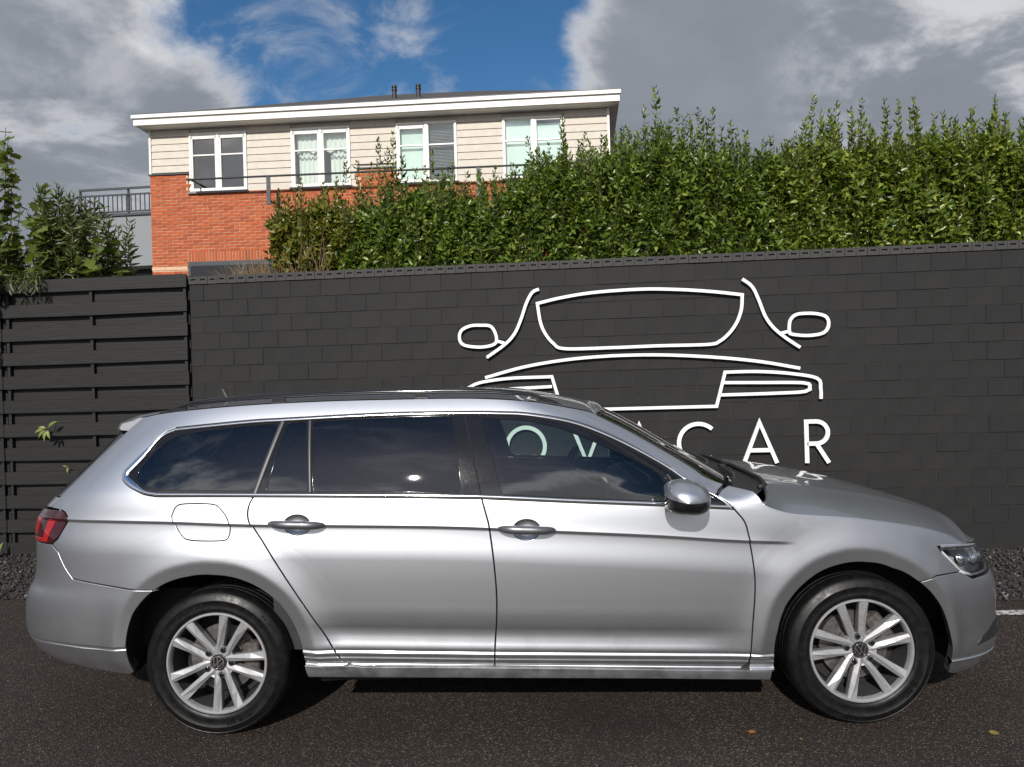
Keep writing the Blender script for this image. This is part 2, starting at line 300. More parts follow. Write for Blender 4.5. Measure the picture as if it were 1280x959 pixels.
class MB:
    """collects simple solids into one mesh"""
    def __init__(s): s.V = []; s.F = []
    def add(s, V, F):
        k = len(s.V); s.V += [tuple(v) for v in V]; s.F += [tuple(i + k for i in f) for f in F]; return s
    def box(s, x0, x1, y0, y1, z0, z1, f=None):
        v = [(x, y, z) for z in (z0, z1) for y in (y0, y1) for x in (x0, x1)]
        if f: v = [f(*p) for p in v]
        return s.add(v, [(0, 2, 3, 1), (4, 5, 7, 6), (0, 1, 5, 4), (2, 6, 7, 3), (0, 4, 6, 2), (1, 3, 7, 5)])
    def bar(s, a, b, w, h=None, up=(0, 0, 1)):
        a, b = Vector(a), Vector(b); d = (b - a).normalized(); u = Vector(up); sd = d.cross(u)
        if sd.length < 1e-4: sd = d.cross(Vector((1, 0, 0)))
        sd.normalize(); u = sd.cross(d).normalized(); h = h or w
        v = [p + sd * (i * w / 2) + u * (j * h / 2) for p in (a, b) for i, j in ((-1, -1), (1, -1), (1, 1), (-1, 1))]
        return s.add(v, [(3, 2, 1, 0), (4, 5, 6, 7), (0, 1, 5, 4), (1, 2, 6, 5), (2, 3, 7, 6), (3, 0, 4, 7)])
    def tube(s, pts, r, n=8, closed=False, flat=1.0, cap=True):
        pts = [Vector(p) for p in pts]; m = len(pts); V = []; F = []
        up = Vector((0, 0, 1))
        for i, p in enumerate(pts):
            a = pts[(i - 1) % m] if (closed or i) else p; b = pts[(i + 1) % m] if (closed or i < m - 1) else p
            d = (b - a).normalized(); sd = d.cross(up)
            if sd.length < 1e-3: sd = d.cross(Vector((0, 1, 0)))
            sd.normalize(); u = sd.cross(d); rr = r[i] if hasattr(r, '__len__') else r
            for j in range(n):
                t = 2 * math.pi * j / n; V.append(p + sd * (rr * math.cos(t)) + u * (rr * flat * math.sin(t)))
        for i in range(m if closed else m - 1):
            for j in range(n):
                F.append((i * n + j, i * n + (j + 1) % n, ((i + 1) % m) * n + (j + 1) % n, ((i + 1) % m) * n + j))
        if cap and not closed: F += [tuple(reversed(range(n))), tuple(range((m - 1) * n, m * n))]
        return s.add(V, F)
    def lathe(s, prof, n=48, axis='y', c=(0, 0, 0), close=False):
        m = len(prof); V = []; F = []
        for i in range(n):
            t = 2 * math.pi * i / n; cs, sn = math.cos(t), math.sin(t)
            for r, h in prof:
                V.append({'y': (c[0] + r * cs, c[1] + h, c[2] + r * sn), 'z': (c[0] + r * cs, c[1] + r * sn, c[2] + h), 'x': (c[0] + h, c[1] + r * cs, c[2] + r * sn)}[axis])
        for i in range(n):
            for j in range(m - 1 + (1 if close else 0)):
                a, b = i * m + j, i * m + (j + 1) % m; c2, d = ((i + 1) % n) * m + (j + 1) % m, ((i + 1) % n) * m + j
                F.append((a, b, c2, d) if axis != 'y' else (d, c2, b, a))
        return s.add(V, F)
    def mesh(s, name, smooth=False): return py_mesh(name, s.V, s.F, smooth)
    def build(s, name, mat, parent=None, smooth=False, bevel=0, **k):
        me = s.mesh(name, smooth)
        if bevel:
            bm = bmesh.new(); bm.from_mesh(me); bmesh.ops.bevel(bm, geom=bm.edges[:], offset=bevel, segments=2, affect='EDGES', profile=0.6); bm.to_mesh(me); bm.free()
        return mesh_obj(name, me, mat, parent, **k)
def auto_smooth(o, ang=35):
    me = o.data; me.polygons.foreach_set('use_smooth', np.ones(len(me.polygons), bool)); me.set_sharp_from_angle(angle=R(ang)); return o
def rbox(cx, cy, cz, sx, sy, sz, bev, seg=3, rot=None):
    bm = bmesh.new(); bmesh.ops.create_cube(bm, size=1); bmesh.ops.scale(bm, vec=(sx, sy, sz), verts=bm.verts)
    bmesh.ops.bevel(bm, geom=bm.edges[:], offset=bev, segments=seg, affect='EDGES', profile=0.5)
    if rot: bmesh.ops.rotate(bm, matrix=rot, cent=(0, 0, 0), verts=bm.verts)
    bmesh.ops.translate(bm, vec=(cx, cy, cz), verts=bm.verts)
    me = bpy.data.meshes.new('rounded_box'); bm.to_mesh(me); bm.free()
    me.polygons.foreach_set('use_smooth', np.ones(len(me.polygons), bool)); return me
def catpath(pts, step=0.02, closed=False):
    p = np.array(pts, float); m = len(p); out = []
    for i in range(m if closed else m - 1):
        p1, p2 = p[i], p[(i + 1) % m]
        p0 = p[i - 1] if (closed or i) else 2 * p1 - p2
        p3 = p[(i + 2) % m] if (closed or i < m - 2) else 2 * p2 - p1
        k = max(1, int(np.ceil(np.linalg.norm(p2 - p1) / step)))
        for j in range(k):
            t = j / k; out.append(0.5 * ((2 * p1) + (-p0 + p2) * t + (2 * p0 - 5 * p1 + 4 * p2 - p3) * t * t + (-p0 + 3 * p1 - 3 * p2 + p3) * t ** 3))
    if not closed: out.append(p[-1])
    return np.array(out)

# ------------------------------------------------------------------ ground
ALPHA = math.atan(0.095)
WALL0, HOUSE0 = 6.28, 13.9
def sheet(name, x0, x1, y0, y1, z, mat, loc=(0, 0, 0), rz=0.0):
    o = mesh_obj(name, py_mesh(name, [(x0, y0, z), (x1, y0, z), (x1, y1, z), (x0, y1, z)], [(0, 1, 2, 3)]), mat, kind='structure'); o.location = loc; o.rotation_euler = (0, 0, rz); return o
sheet('ground', -150, 150, -150, 200, 0.0, 'asphalt')
sheet('planting_bed', -14, 14, -1.36, 9.0, 0.004, 'soil', (0, WALL0, 0), -ALPHA)
sheet('parking_line', 1.05, 4.2, 0.0, 0.085, 0.004, 'road_paint', (0.75, 4.335, 0), R(-0.1))

def gravel():
    bm = bmesh.new(); bmesh.ops.create_icosphere(bm, subdivisions=1, radius=1.0)
    base = np.array([v.co[:] for v in bm.verts]); F = np.array([[v.index for v in f.verts] for f in bm.faces]); bm.free()
    n = 26000
    t = rng.uniform(-6.2, 5.6, n); y = -rng.uniform(0.02, 1.36, n) + rng.normal(0, 0.012, n); sz = rng.uniform(0.006, 0.0145, n)
    z = 0.004 + rng.uniform(0.1, 1.0, n) * 0.022
    sc = sz[:, None] * rng.uniform(0.6, 1.25, (n, 3)); sc[:, 2] *= 0.75
    jit = base[None] * (1 + rng.uniform(-0.28, 0.28, (n, len(base), 1)))
    a = rng.uniform(0, 6.28, n); ca, sa = np.cos(a), np.sin(a)
    v = jit * sc[:, None, :]; tilt = rng.uniform(-0.6, 0.6, n)
    zz = v[..., 2] + v[..., 0] * tilt[:, None]
    V = np.stack([v[..., 0] * ca[:, None] - v[..., 1] * sa[:, None] + t[:, None], v[..., 0] * sa[:, None] + v[..., 1] * ca[:, None] + y[:, None], zz + z[:, None]], -1)
    FF = F[None] + (np.arange(n) * len(base))[:, None, None]
    me = arr_mesh('gravel', V.reshape(-1, 3), FF.reshape(-1, 3))
    o = mesh_obj('gravel', me, 'gravel', kind='stuff', label='dark mixed gravel bed along the foot of the wall', cat='gravel'); o.location = (0, WALL0, 0); o.rotation_euler = (0, 0, -ALPHA)
gravel()

def loose_grit():
    # scattered light chips on the asphalt
    n = 900; bm = bmesh.new(); bmesh.ops.create_icosphere(bm, subdivisions=1, radius=1.0)
    base = np.array([v.co[:] for v in bm.verts]); F = np.array([[v.index for v in f.verts] for f in bm.faces]); bm.free()
    p = np.stack([rng.uniform(-3.2, 4.2, n), rng.uniform(2.2, 5.2, n), np.full(n, 0.002)], -1); s = rng.uniform(0.0015, 0.0042, n)
    V = base[None] * (1 + rng.uniform(-0.3, 0.3, (n, len(base), 1))) * s[:, None, None] + p[:, None]
    me = arr_mesh('loose_grit', V.reshape(-1, 3), (F[None] + (np.arange(n) * len(base))[:, None, None]).reshape(-1, 3))
    mesh_obj('loose_grit', me, 'gravel', kind='stuff', label='loose grit scattered over the dark asphalt', cat='grit')
loose_grit()

# ------------------------------------------------------------------ block wall
def proj_px(x, y, z):                       # where a point shows, used only to choose which blocks stay single objects
    X, Z = x / y, (z - 1.5) / y; c, s = math.cos(rl), math.sin(rl)
    return 640 + 887 * (X * c - Z * s), 479.5 - 887 * (X * s + Z * c)
def wall_world(t, d, z): return (t * math.cos(ALPHA) + d * math.sin(ALPHA), WALL0 - t * math.sin(ALPHA) + d * math.cos(ALPHA), z)
def block_mesh(L, H, D, seed):
    r = random.Random(seed); bm = bmesh.new(); bmesh.ops.create_cube(bm, size=1)
    bmesh.ops.scale(bm, vec=(L, D, H), verts=bm.verts)
    for v in bm.verts: v.co += Vector((r.uniform(-1, 1) * 0.0012, r.uniform(-1, 1) * 0.001, r.uniform(-1, 1) * 0.0012))
    bmesh.ops.bevel(bm, geom=[e for e in bm.edges if all(v.co.y < 0 for v in e.verts)], offset=0.002, segments=1, affect='EDGES')
    me = bpy.data.meshes.new('block'); bm.to_mesh(me); bm.free(); me.materials.append(M['block']); return me
def build_wall():
    w = thing('block_wall', 'tall black painted concrete block wall carrying a white car emblem', 'wall', (0, WALL0, 0), -ALPHA)
    L, H, T0 = 0.2777, 0.1513, 2.494
    tl, tr = -2.972, 6.3
    MB().box(tl + 0.004, tr, 0.0055, 0.21, -0.05, T0 - 0.002).build('mortar_bed', 'joint', w)
    full = [block_mesh(L - 0.0042, H - 0.0042, 0.08, i) for i in range(6)]
    rest = []; cand = []
    for k in range(17):
        z = T0 - (k + 0.5) * H; off = 2.72 if k % 2 == 0 else 2.587
        j0 = math.floor((tl - off) / L)
        for j in range(j0, int((tr - off) / L) + 1):
            a, b = off + j * L, off + (j + 1) * L
            a2 = max(a, tl)
            if b - a2 < 0.03 or b > tr + 0.01: continue
            px, py = proj_px(*wall_world((a2 + b) / 2, 0, z))
            vis = -30 < px < 1310 and (py < 492 or px > 905 or (620 < px < 830 and py < 585 and py > 520))
            d = 0.040 + random.uniform(-0.0018, 0.0018)
            cand.append((0 if vis else 1, a2, b, z, d))
    n = 0
    for hid, a, b, z, d in sorted(cand, key=lambda c: c[0]):
        if hid or n >= 300: rest.append((a, b, z, d)); continue
        n += 1
        me = random.choice(full) if b - a > L - 0.01 else block_mesh(b - a - 0.0055, H - 0.0055, 0.08, n)
        mesh_obj('block', me, None, w, ((a + b) / 2, d, z))
    mb = MB()
    for a, b, z, d in rest: mb.box(a + 0.00275, b - 0.00275, d - 0.04, d + 0.04, z - H / 2 + 0.00275, z + H / 2 - 0.00275)
    mb.build('blocks', 'block', w, kind='stuff')
    # coping: hollow units laid on their side, each showing a slot
    U = 0.0925; n = int((tr - tl) / U); zt, zb = 2.5655, T0 + 0.002
    bm = MB(); x = U / 2 - 0.0015; y0, y1 = -0.012, 0.215; za, zc = 0.0, zt - zb
    sl, sh0, sh1, sd = 0.0235, 0.032, 0.047, 0.016
    V = [(-x, y0, za), (x, y0, za), (x, y0, zc), (-x, y0, zc), (-sl, y0, sh0), (sl, y0, sh0), (sl, y0, sh1), (-sl, y0, sh1),
         (-sl, y0 + sd, sh0), (sl, y0 + sd, sh0), (sl, y0 + sd, sh1), (-sl, y0 + sd, sh1), (-x, y1, za), (x, y1, za), (x, y1, zc), (-x, y1, zc)]
    F = [(0, 1, 5, 4), (1, 2, 6, 5), (2, 3, 7, 6), (3, 0, 4, 7), (4, 5, 9, 8), (5, 6, 10, 9), (6, 7, 11, 10), (7, 4, 8, 11), (8, 9, 10, 11), (3, 2, 14, 15), (0, 3, 15, 12), (1, 13, 14, 2), (0, 12, 13, 1), (12, 15, 14, 13)]
    me = py_mesh('coping_brick', V, F); me.materials.append(M['coping'])
    for i in range(n):
        o = mesh_obj('coping_brick', me, None, w, (tl + (i + 0.5) * U, random.uniform(-0.002, 0.002), zb + random.uniform(0, 0.002)))
    return w
build_wall()

# ------------------------------------------------------------------ emblem and lettering on the wall
def ribbon(mb, pts, w, closed=False, d0=-0.042, d1=-0.024):
    """flat bar with mitred corners standing off the wall: (t, z) path"""
    p = np.array(pts, float); m = len(p); Lft = []; Rgt = []
    for i in range(m):
        a = p[i - 1] if (closed or i) else None; b = p[(i + 1) % m] if (closed or i < m - 1) else None
        d0_ = (p[i] - a) / np.linalg.norm(p[i] - a) if a is not None else None
        d1_ = (b - p[i]) / np.linalg.norm(b - p[i]) if b is not None else None
        if d0_ is None: d0_ = d1_
        if d1_ is None: d1_ = d0_
        n0 = np.array([-d0_[1], d0_[0]]); n1 = np.array([-d1_[1], d1_[0]]); n = n0 + n1; n /= np.linalg.norm(n); s = 1 / max(0.45, n @ n0)
        Lft.append(p[i] + n * s * w / 2); Rgt.append(p[i] - n * s * w / 2)
    V = []; F = []
    for l, r in zip(Lft, Rgt): V += [(l[0], d0, l[1]), (r[0], d0, r[1]), (r[0], d1, r[1]), (l[0], d1, l[1])]
    for i in range(m if closed else m - 1):
        a, b = i * 4, ((i + 1) % m) * 4
        for k in range(4): F.append((a + k, a + (k + 1) % 4, b + (k + 1) % 4, b + k))
    if not closed: F += [(3, 2, 1, 0), (4 * m - 4, 4 * m - 3, 4 * m - 2, 4 * m - 1)]
    mb.add(V, F); return mb
def pins(mb, pts):
    for t, z in pts: mb.box(t - 0.006, t + 0.006, -0.0245, 0.004, z - 0.006, z + 0.006)
def build_sign():
    e = thing('wall_emblem', 'white outline drawing of a car front fixed to the black wall', 'sign', (0, WALL0, 0), -ALPHA)
    S = {
     'windscreen_outline': ([[(0.246, 2.195), (0.46, 2.238), (0.744, 2.272), (1.135, 2.284), (1.439, 2.270), (1.74, 2.240), (1.997, 2.202)],
                             [(1.997, 2.202), (1.986, 2.078), (1.945, 1.968), (1.88, 1.879), (1.797, 1.812), (1.70, 1.788), (1.288, 1.79), (0.899, 1.787), (0.476, 1.791), (0.378, 1.84), (0.309, 1.927), (0.269, 2.029), (0.246, 2.195)]], True),
     'pillar_outline': ([[(0.263, 2.32), (0.205, 2.294), (0.151, 2.204), (0.099, 2.063), (0.038, 1.937), (-0.051, 1.845), (-0.213, 1.736)]], False),
     'pillar_outline.001': ([[(2.001, 2.336), (2.08, 2.269), (2.131, 2.156), (2.181, 2.015), (2.245, 1.916), (2.337, 1.83), (2.463, 1.737)]], False),
     'bonnet_outline': ([[(-0.233, 1.558), (0.101, 1.64), (0.445, 1.69), (0.784, 1.713), (1.12, 1.716), (1.451, 1.702), (1.833, 1.668), (2.157, 1.623), (2.458, 1.561)]], False),
     'lamp_outline': ([[(-0.395, 1.468), (-0.277, 1.516), (-0.016, 1.546), (0.356, 1.55)], [(0.356, 1.55), (0.402, 1.383), (0.438, 1.254)], [(0.438, 1.254), (1.757, 1.256)], [(1.757, 1.256), (1.836, 1.546)], [(1.836, 1.546), (2.101, 1.544), (2.369, 1.52), (2.594, 1.472), (2.621, 1.38), (2.621, 1.298)]], False),
     'lamp_line': ([[(-0.251, 1.438), (-0.134, 1.449), (0.353, 1.464)]], False),
     'lamp_line.001': ([[(1.820, 1.457), (2.098, 1.45), (2.48, 1.437), (2.532, 1.402), (2.495, 1.364), (2.23, 1.355), (1.790, 1.352)]], False)}
    for k, (runs, closed) in S.items():
        pts = []
        for r in runs:
            c = catpath(r, 0.03) if len(r) > 2 else np.array(r); pts += list(c if not pts else c[1:])
        if closed: pts = pts[:-1]
        mb = MB(); ribbon(mb, pts, 0.0265, closed); pins(mb, [pts[i] for i in range(2, len(pts), max(3, len(pts) // 4))])
        mb.build(k.split('.')[0], 'sign_white', e)
    for loop, arm in (([(-0.122, 1.885), (-0.135, 1.957), (-0.176, 2.012), (-0.262, 2.022), (-0.35, 2.02), (-0.433, 1.982), (-0.452, 1.91), (-0.413, 1.852), (-0.269, 1.829), (-0.155, 1.846)], [(-0.125, 1.88), (-0.055, 1.858)]),
                      ([(2.378, 1.875), (2.386, 1.966), (2.436, 2.016), (2.53, 2.024), (2.622, 2.014), (2.687, 1.983), (2.699, 1.914), (2.657, 1.855), (2.537, 1.836), (2.405, 1.85)], [(2.305, 1.862), (2.376, 1.878)])):
        mb = MB(); ribbon(mb, catpath(loop, 0.025, True), 0.0265, True); ribbon(mb, arm, 0.0265, d0=-0.0415, d1=-0.0245); pins(mb, loop[::4])
        mb.build('mirror_outline', 'sign_white', e)
    s = thing('wall_lettering', 'row of large widely spaced white capital letters below the car emblem on the wall', 'sign', (0, WALL0, 0), -ALPHA)
    w = 0.0345
    def arc(cx, cz, r, a0, a1, n=40): return [(cx + r * math.cos(R(a0 + (a1 - a0) * i / n)), cz + r * math.sin(R(a0 + (a1 - a0) * i / n))) for i in range(n + 1)]
    def letter(parts, flat=()):
        mb = MB()
        for i, (p, c) in enumerate(parts): ribbon(mb, p, w, c, d0=-0.042 - 0.0006 * i, d1=-0.024 - 0.0006 * i); pins(mb, [p[len(p) // 3]])
        mb.build('letter', 'sign_white', s)
    letter([(arc(0.112, 0.944, 0.166, 0, 360)[:-1], True)])
    V = lambda a, b, c: [(0.50 + 0.012, 1.131), (0.643, 0.79), (0.79 - 0.012, 1.131)]
    letter([(V(0, 0, 0), False)])
    for cx in (1.098, 2.110):
        letter([([(cx - 0.137, 0.762), (cx, 1.110), (cx + 0.137, 0.762)], False), ([(cx - 0.10, 0.873), (cx + 0.10, 0.873)], False)])
    letter([(arc(1.598, 0.943, 0.166, 46, 314), False)])
    letter([([(2.494, 0.757), (2.494, 1.108), (2.575, 1.108)] + arc(2.575, 1.014, 0.094, 80, -80, 18) + [(2.494, 0.920)], False), ([(2.575, 0.918), (2.672, 0.757)], False)])
build_sign()

# ------------------------------------------------------------------ timber fence
def build_fence():
    f = thing('timber_fence', 'dark stained fence of overlapping horizontal boards left of the block wall', 'fence', (0, WALL0, 0), -ALPHA)
    pitch, h, top = 0.2255, 0.123, 2.598
    x0, x1 = -6.6, -2.988
    def board(L, hh, seed):
        r = random.Random(seed); bm = bmesh.new(); bmesh.ops.create_cube(bm, size=1); bmesh.ops.scale(bm, vec=(L, 0.018, hh), verts=bm.verts)
        bmesh.ops.subdivide_edges(bm, edges=[e for e in bm.edges if abs(e.verts[0].co.x - e.verts[1].co.x) > 0.1], cuts=5)
        for v in bm.verts:
            q = v.co.x * 1.7 + seed
            v.co.z += 0.0025 * math.sin(q) + r.uniform(-1, 1) * 0.0008; v.co.y += 0.003 * math.sin(q * 1.3 + 1)
        bmesh.ops.bevel(bm, geom=[e for e in bm.edges if e.calc_face_angle(0) > 1.0], offset=0.003, segments=1, affect='EDGES')
        me = bpy.data.meshes.new('board'); bm.to_mesh(me); bm.free(); me.materials.append(M['timber']); return me
    for k in range(12):
        zc = top - h / 2 - k * pitch
        hh = h if zc - h / 2 > 0.02 else 0.11
        for a, b in ((x0, -4.84), (-4.834, x1 + random.uniform(-0.006, 0.004))):
            o = mesh_obj('board', board(b - a, hh, k * 3 + int(a)), None, f, ((a + b) / 2, -0.012 + random.uniform(-0.002, 0.002), max(zc, 0.07)))
            o.rotation_euler = (random.uniform(-0.02, 0.03), random.uniform(-0.0015, 0.0015), 0)
        if k < 11:
            for a, b in ((x0, -4.84), (-4.832, x1 - 0.004)):
                o = mesh_obj('board', board(b - a, 0.132, 50 + k * 3 + int(a)), None, f, ((a + b) / 2, 0.044 + random.uniform(-0.002, 0.002), zc - pitch / 2)); o.rotation_euler = (0, random.uniform(-0.0015, 0.0015), 0)
    for x in (-6.0, -4.88, -4.79, -3.945, -3.02):
        MB().box(x - 0.014, x + 0.014, 0.0, 0.033, 0.02, top - 0.03).build('batten', 'timber', f)
    for x in (-4.835, -2.985):
        MB().box(x - 0.035 if x < -4 else x - 0.045, x + 0.035 if x < -4 else x + 0.006, 0.056, 0.12, 0.0, top - 0.01).build('post', 'timber', f)
build_fence()

# ------------------------------------------------------------------ house
HZ = lambda t: -0.0135 * (t + 2.6)
def build_house():
    h = thing('brick_house', 'orange brick house with cream boarded upper storey and white eaves', 'house', (0, HOUSE0, 0), -ALPHA)
    f = lambda x, y, z: (x, y, z + HZ(x))
    tl, tr = -7.36, 2.03
    TOPZ = 6.846; wins = [(-6.50, -5.285), (-4.345, -3.125), (-2.178, -0.965), (-0.052, 1.158)]; wz0, wz1 = 5.545, 6.745
    MB().box(tl, tr, 0.0075, 6.6, 0.0, 5.52, f).build('inner_wall', 'mortar', h)
    # upper storey core with window openings left free
    mb = MB(); edges = [tl] + [e for w in wins for e in w] + [tr]
    for i in range(0, len(edges), 2): mb.box(edges[i] + (0.012 if i == 0 else 0), edges[i + 1] - (0.012 if i == 8 else 0), 0.06, 0.22, 5.52, TOPZ, f)
    for a, b in wins: mb.box(a, b, 0.06, 0.22, wz1, TOPZ, f)
    
    for p_, q_, t_ in ((tl, -6.54, 5.905), (-2.98, -2.20, 5.86), (1.36, tr, 5.83)): MB().box(p_ + 0.003, q_ - 0.003, 0.0075, 0.0595, 5.521, t_, f).build('pier_core', 'mortar', h)
    mb.box(tl + 0.012, tl + 0.15, 0.22, 6.55, 5.52, TOPZ, f); mb.box(tr - 0.15, tr - 0.012, 0.22, 6.55, 5.52, TOPZ, f)
    mb.build('boarded_wall', 'siding', h)
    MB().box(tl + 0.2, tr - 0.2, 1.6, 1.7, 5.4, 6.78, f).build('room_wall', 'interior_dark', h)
    # brickwork
    piers = [(tl, -6.54, 5.905), (-2.98, -2.20, 5.86), (1.36, tr, 5.83)]
    c, L = 0.0635, 0.222
    me = MB().box(-0.106, 0.106, 0, 0.10, -0.0262, 0.0262).mesh('brick'); me.materials.append(M['brick'])
    lint = [(-6.585, 1.9)]
    spots = []; halves = []
    rows = int((5.905 - 2.6) / c)
    for k in range(rows):
        z = 5.905 - (k + 0.5) * c; off = 0.0 if k % 2 else L / 2
        n = int((tr - tl) / L) + 2
        for j in range(-1, n):
            a, b = tl + j * L + off, tl + (j + 1) * L + off
            a2, b2 = max(a, tl), min(b, tr if z > 4.335 else -6.588)
            if b2 - a2 < 0.04: continue
            m = (a2 + b2) / 2
            if z > 5.53 and not any(p <= m - 0.02 and m + 0.02 <= q + 0.05 and z < top for p, q, top in piers): continue
            if 3.955 < z < 4.03 and m < -6.59: continue
            (spots if b2 - a2 > L - 0.01 else halves).append((a2, b2, m, z))
    def show(p):
        x, y, z = (p[2] * math.cos(ALPHA), HOUSE0 - p[2] * math.sin(ALPHA), p[3] + HZ(p[2])); px, py = proj_px(x, y, z)
        return 0 if (px < 345 and py < 338) or (442 < px < 500 and py < 238) else 1
    spots.sort(key=show)
    for a, b, m, z in spots[:300]:
        mesh_obj('brick', me, None, h, (m, random.uniform(-0.003, 0.003), z + HZ(m)))
    mb = MB()
    for a, b, m, z in spots[300:] + halves: mb.box(a + 0.005, b - 0.005, random.uniform(-0.003, 0.003), 0.1, z - 0.0262, z + 0.0262, f)
    mb.build('bricks', 'brick', h, kind='stuff')
    # soldier course over the lower windows
    sm = MB().box(-0.026, 0.026, 0, 0.1, -0.105, 0.105).mesh('soldier_brick'); sm.materials.append(M['brick'])
    for j in range(int((1.9 + 6.585) / c)):
        t = -6.585 + (j + 0.5) * c
        if t < -3.9: mesh_obj('brick', sm, None, h, (t, random.uniform(-0.003, 0.003), 4.224 + HZ(t)))
    MB().box(-3.9, tr - 0.02, 0.0, 0.007, 4.12, 4.33, f).build('lintel_run', 'brick', h)
    MB().box(tl - 0.004, -6.6, -0.006, 0.1, 3.958, 4.028, f).build('stone_band', 'sill_stone', h).data.materials[0] = M['mortar']
    w = MB().box(-6.585, -3.2, -0.004, 0.004, 2.7, 4.118, f).build('window', 'dark_metal', h)
    mb = MB()
    for a, b in ((-6.53, -5.42), (-5.36, -4.3), (-4.24, -3.26)): mb.box(a, b, -0.012, -0.006, 2.76, 4.03, f)
    mb.build('pane', 'black_gloss', w)
    MB().box(-3.2, tr - 0.02, 0.001, 0.007, 2.6, 4.118, f).build('plinth_wall', 'brick', h)
    # cream boards: one object for each length of board
    bw = 0.1465; zb0 = 5.53
    for k in range(10):
        z0, z1 = zb0 + k * bw, min(zb0 + (k + 1) * bw - 0.004, 6.844)
        if z1 <= z0: continue
        segs = [(tl + 0.03, tr - 0.03)]
        cut = [(a - 0.005, b + 0.005) for a, b in wins if z0 < wz1 + 0.02 and z1 > wz0] + [(p - 0.004, q + 0.004) for p, q, top in piers if z0 < top - 0.02]
        for a, b in cut:
            segs = [s for u, v in segs for s in ((u, min(v, a)), (max(u, b), v)) if s[1] - s[0] > 0.03]
        for u, v in segs:
            V = [(u, 0.018, z0), (v, 0.018, z0), (v, 0.034, z1), (u, 0.034, z1), (u, 0.06, z0), (v, 0.06, z0), (v, 0.06, z1), (u, 0.06, z1)]
            MB().add([f(*p) for p in V], [(0, 1, 2, 3), (4, 7, 6, 5), (0, 4, 5, 1), (3, 2, 6, 7), (0, 3, 7, 4), (1, 5, 6, 2)]).build('board', 'siding', h)
    for x in (tl + 0.012, tr - 0.02): MB().box(x - 0.02, x + 0.022, 0.0, 0.06, 5.94 if x < 0 else 5.865, 6.844, f).build('corner_trim', 'white_paint', h)
    # lead flashing on the piers
    for p, q, top in piers: MB().box(p - 0.02, q + 0.01, -0.03, 0.06, top + 0.006, top + 0.03, f).build('flashing', 'dark_metal', h)
    # windows
    for i, (a, b) in enumerate(wins):
        g = lambda x, y, z: f(x, y, z)
        mb = MB(); fw = 0.036; mid = (a + b) / 2
        mb.box(a, b, 0.0, 0.07, wz1 - fw, wz1, g); mb.box(a, b, 0.0, 0.07, wz0, wz0 + fw, g)
        mb.box(a, a + fw, 0.0, 0.07, wz0 + fw, wz1 - fw, g); mb.box(b - fw, b, 0.0, 0.07, wz0 + fw, wz1 - fw, g); mb.box(mid - 0.030, mid + 0.030, 0.0, 0.07, wz0 + fw, wz1 - fw, g)
        wn = mb.build('window', 'white_paint', h)
        MB().box(a - 0.03, b + 0.03, -0.055, 0.06, wz0 - 0.045, wz0 - 0.004, g).build('sill', 'sill_stone', wn)
        for (u, v, sash) in ((a + fw, mid - 0.030, i != 3), (mid + 0.030, b - fw, i == 1 or i == 0 or i == 3)):
            s = 0.034 if sash else 0.014; z0, z1 = wz0 + fw, wz1 - fw; mb = MB()
            mb.box(u, v, 0.012, 0.062, z1 - s - (0.05 if sash and i in (0, 1, 2) else 0), z1, g); mb.box(u, v, 0.012, 0.062, z0, z0 + s, g)
            mb.box(u, u + s, 0.012, 0.062, z0 + s, z1 - s, g); mb.box(v - s, v, 0.012, 0.062, z0 + s, z1 - s, g)
            mb.box(u + s, v - s, 0.018, 0.056, z0 + 0.70, z0 + 0.727, g)
            mb.build('sash', 'white_paint', wn)
            MB().add([g(u, 0.04, z0), g(v, 0.04, z0), g(v, 0.04, z1), g(u, 0.04, z1)], [(0, 1, 2, 3)]).build('pane', 'house_glass', wn)
        def folds(u, v, z0, z1, y, amp, fr, scal=False):
            n = int((v - u) / 0.012); V = []; F = []
            for j in range(n + 1):
                x = u + (v - u) * j / n; yy = y + amp * math.sin(x * fr) + amp * 0.4 * math.sin(x * fr * 2.3 + 1)
                zz = z0 + (0.07 * abs(math.sin((x - u) * 9)) if scal else 0)
                V += [g(x, yy, zz), g(x, yy, z1)]
            for j in range(n): F.append((2 * j, 2 * j + 2, 2 * j + 3, 2 * j + 1))
            return py_mesh('curtain', V, F, True)
        if i == 1:
            mesh_obj('curtain', folds(a + 0.08, mid - 0.01, wz0 + 0.02, wz1 - 0.35, 0.22, 0.02, 70), 'curtain', wn)
            mesh_obj('curtain', folds(mid + 0.14, b - 0.06, wz0 + 0.02, wz1 - 0.35, 0.22, 0.02, 70), 'curtain', wn)
            mesh_obj('pelmet', folds(a + 0.06, b - 0.06, wz1 - 0.48, wz1 - 0.05, 0.16, 0.012, 60, True), 'curtain', wn)
        if i == 2:
            MB().box(a + 0.05, mid, 0.13, 0.14, wz0 + 0.03, wz1 - 0.03, g).build('roller_blind', 'blind_pale', wn)
            mb = MB()
            for k in range(38):
                z = wz0 + 0.07 + k * 0.029
                mb.add([g(mid + 0.05, 0.12, z), g(b - 0.06, 0.12, z), g(b - 0.06, 0.14, z + 0.016), g(mid + 0.05, 0.14, z + 0.016)], [(0, 1, 2, 3)])
            mb.build('venetian_blind', 'blind_slat', wn)
        if i == 3:
            MB().box(a + 0.05, mid, 0.13, 0.14, wz0 + 0.12, wz1 - 0.03, g).build('roller_blind', 'blind_pale', wn)
            MB().box(mid + 0.002, b - 0.05, 0.133, 0.143, wz0 + 0.12, wz1 - 0.10, g).build('roller_blind', 'blind_pale', wn)
        if i == 0:
            MB().box(b - 0.2, b - 0.06, 0.3, 0.32, wz0, wz1, g).build('curtain', 'blind_slat', wn)
    # eaves, fascia, roof
    ex0, ex1 = tl - 0.13, tr + 0.17
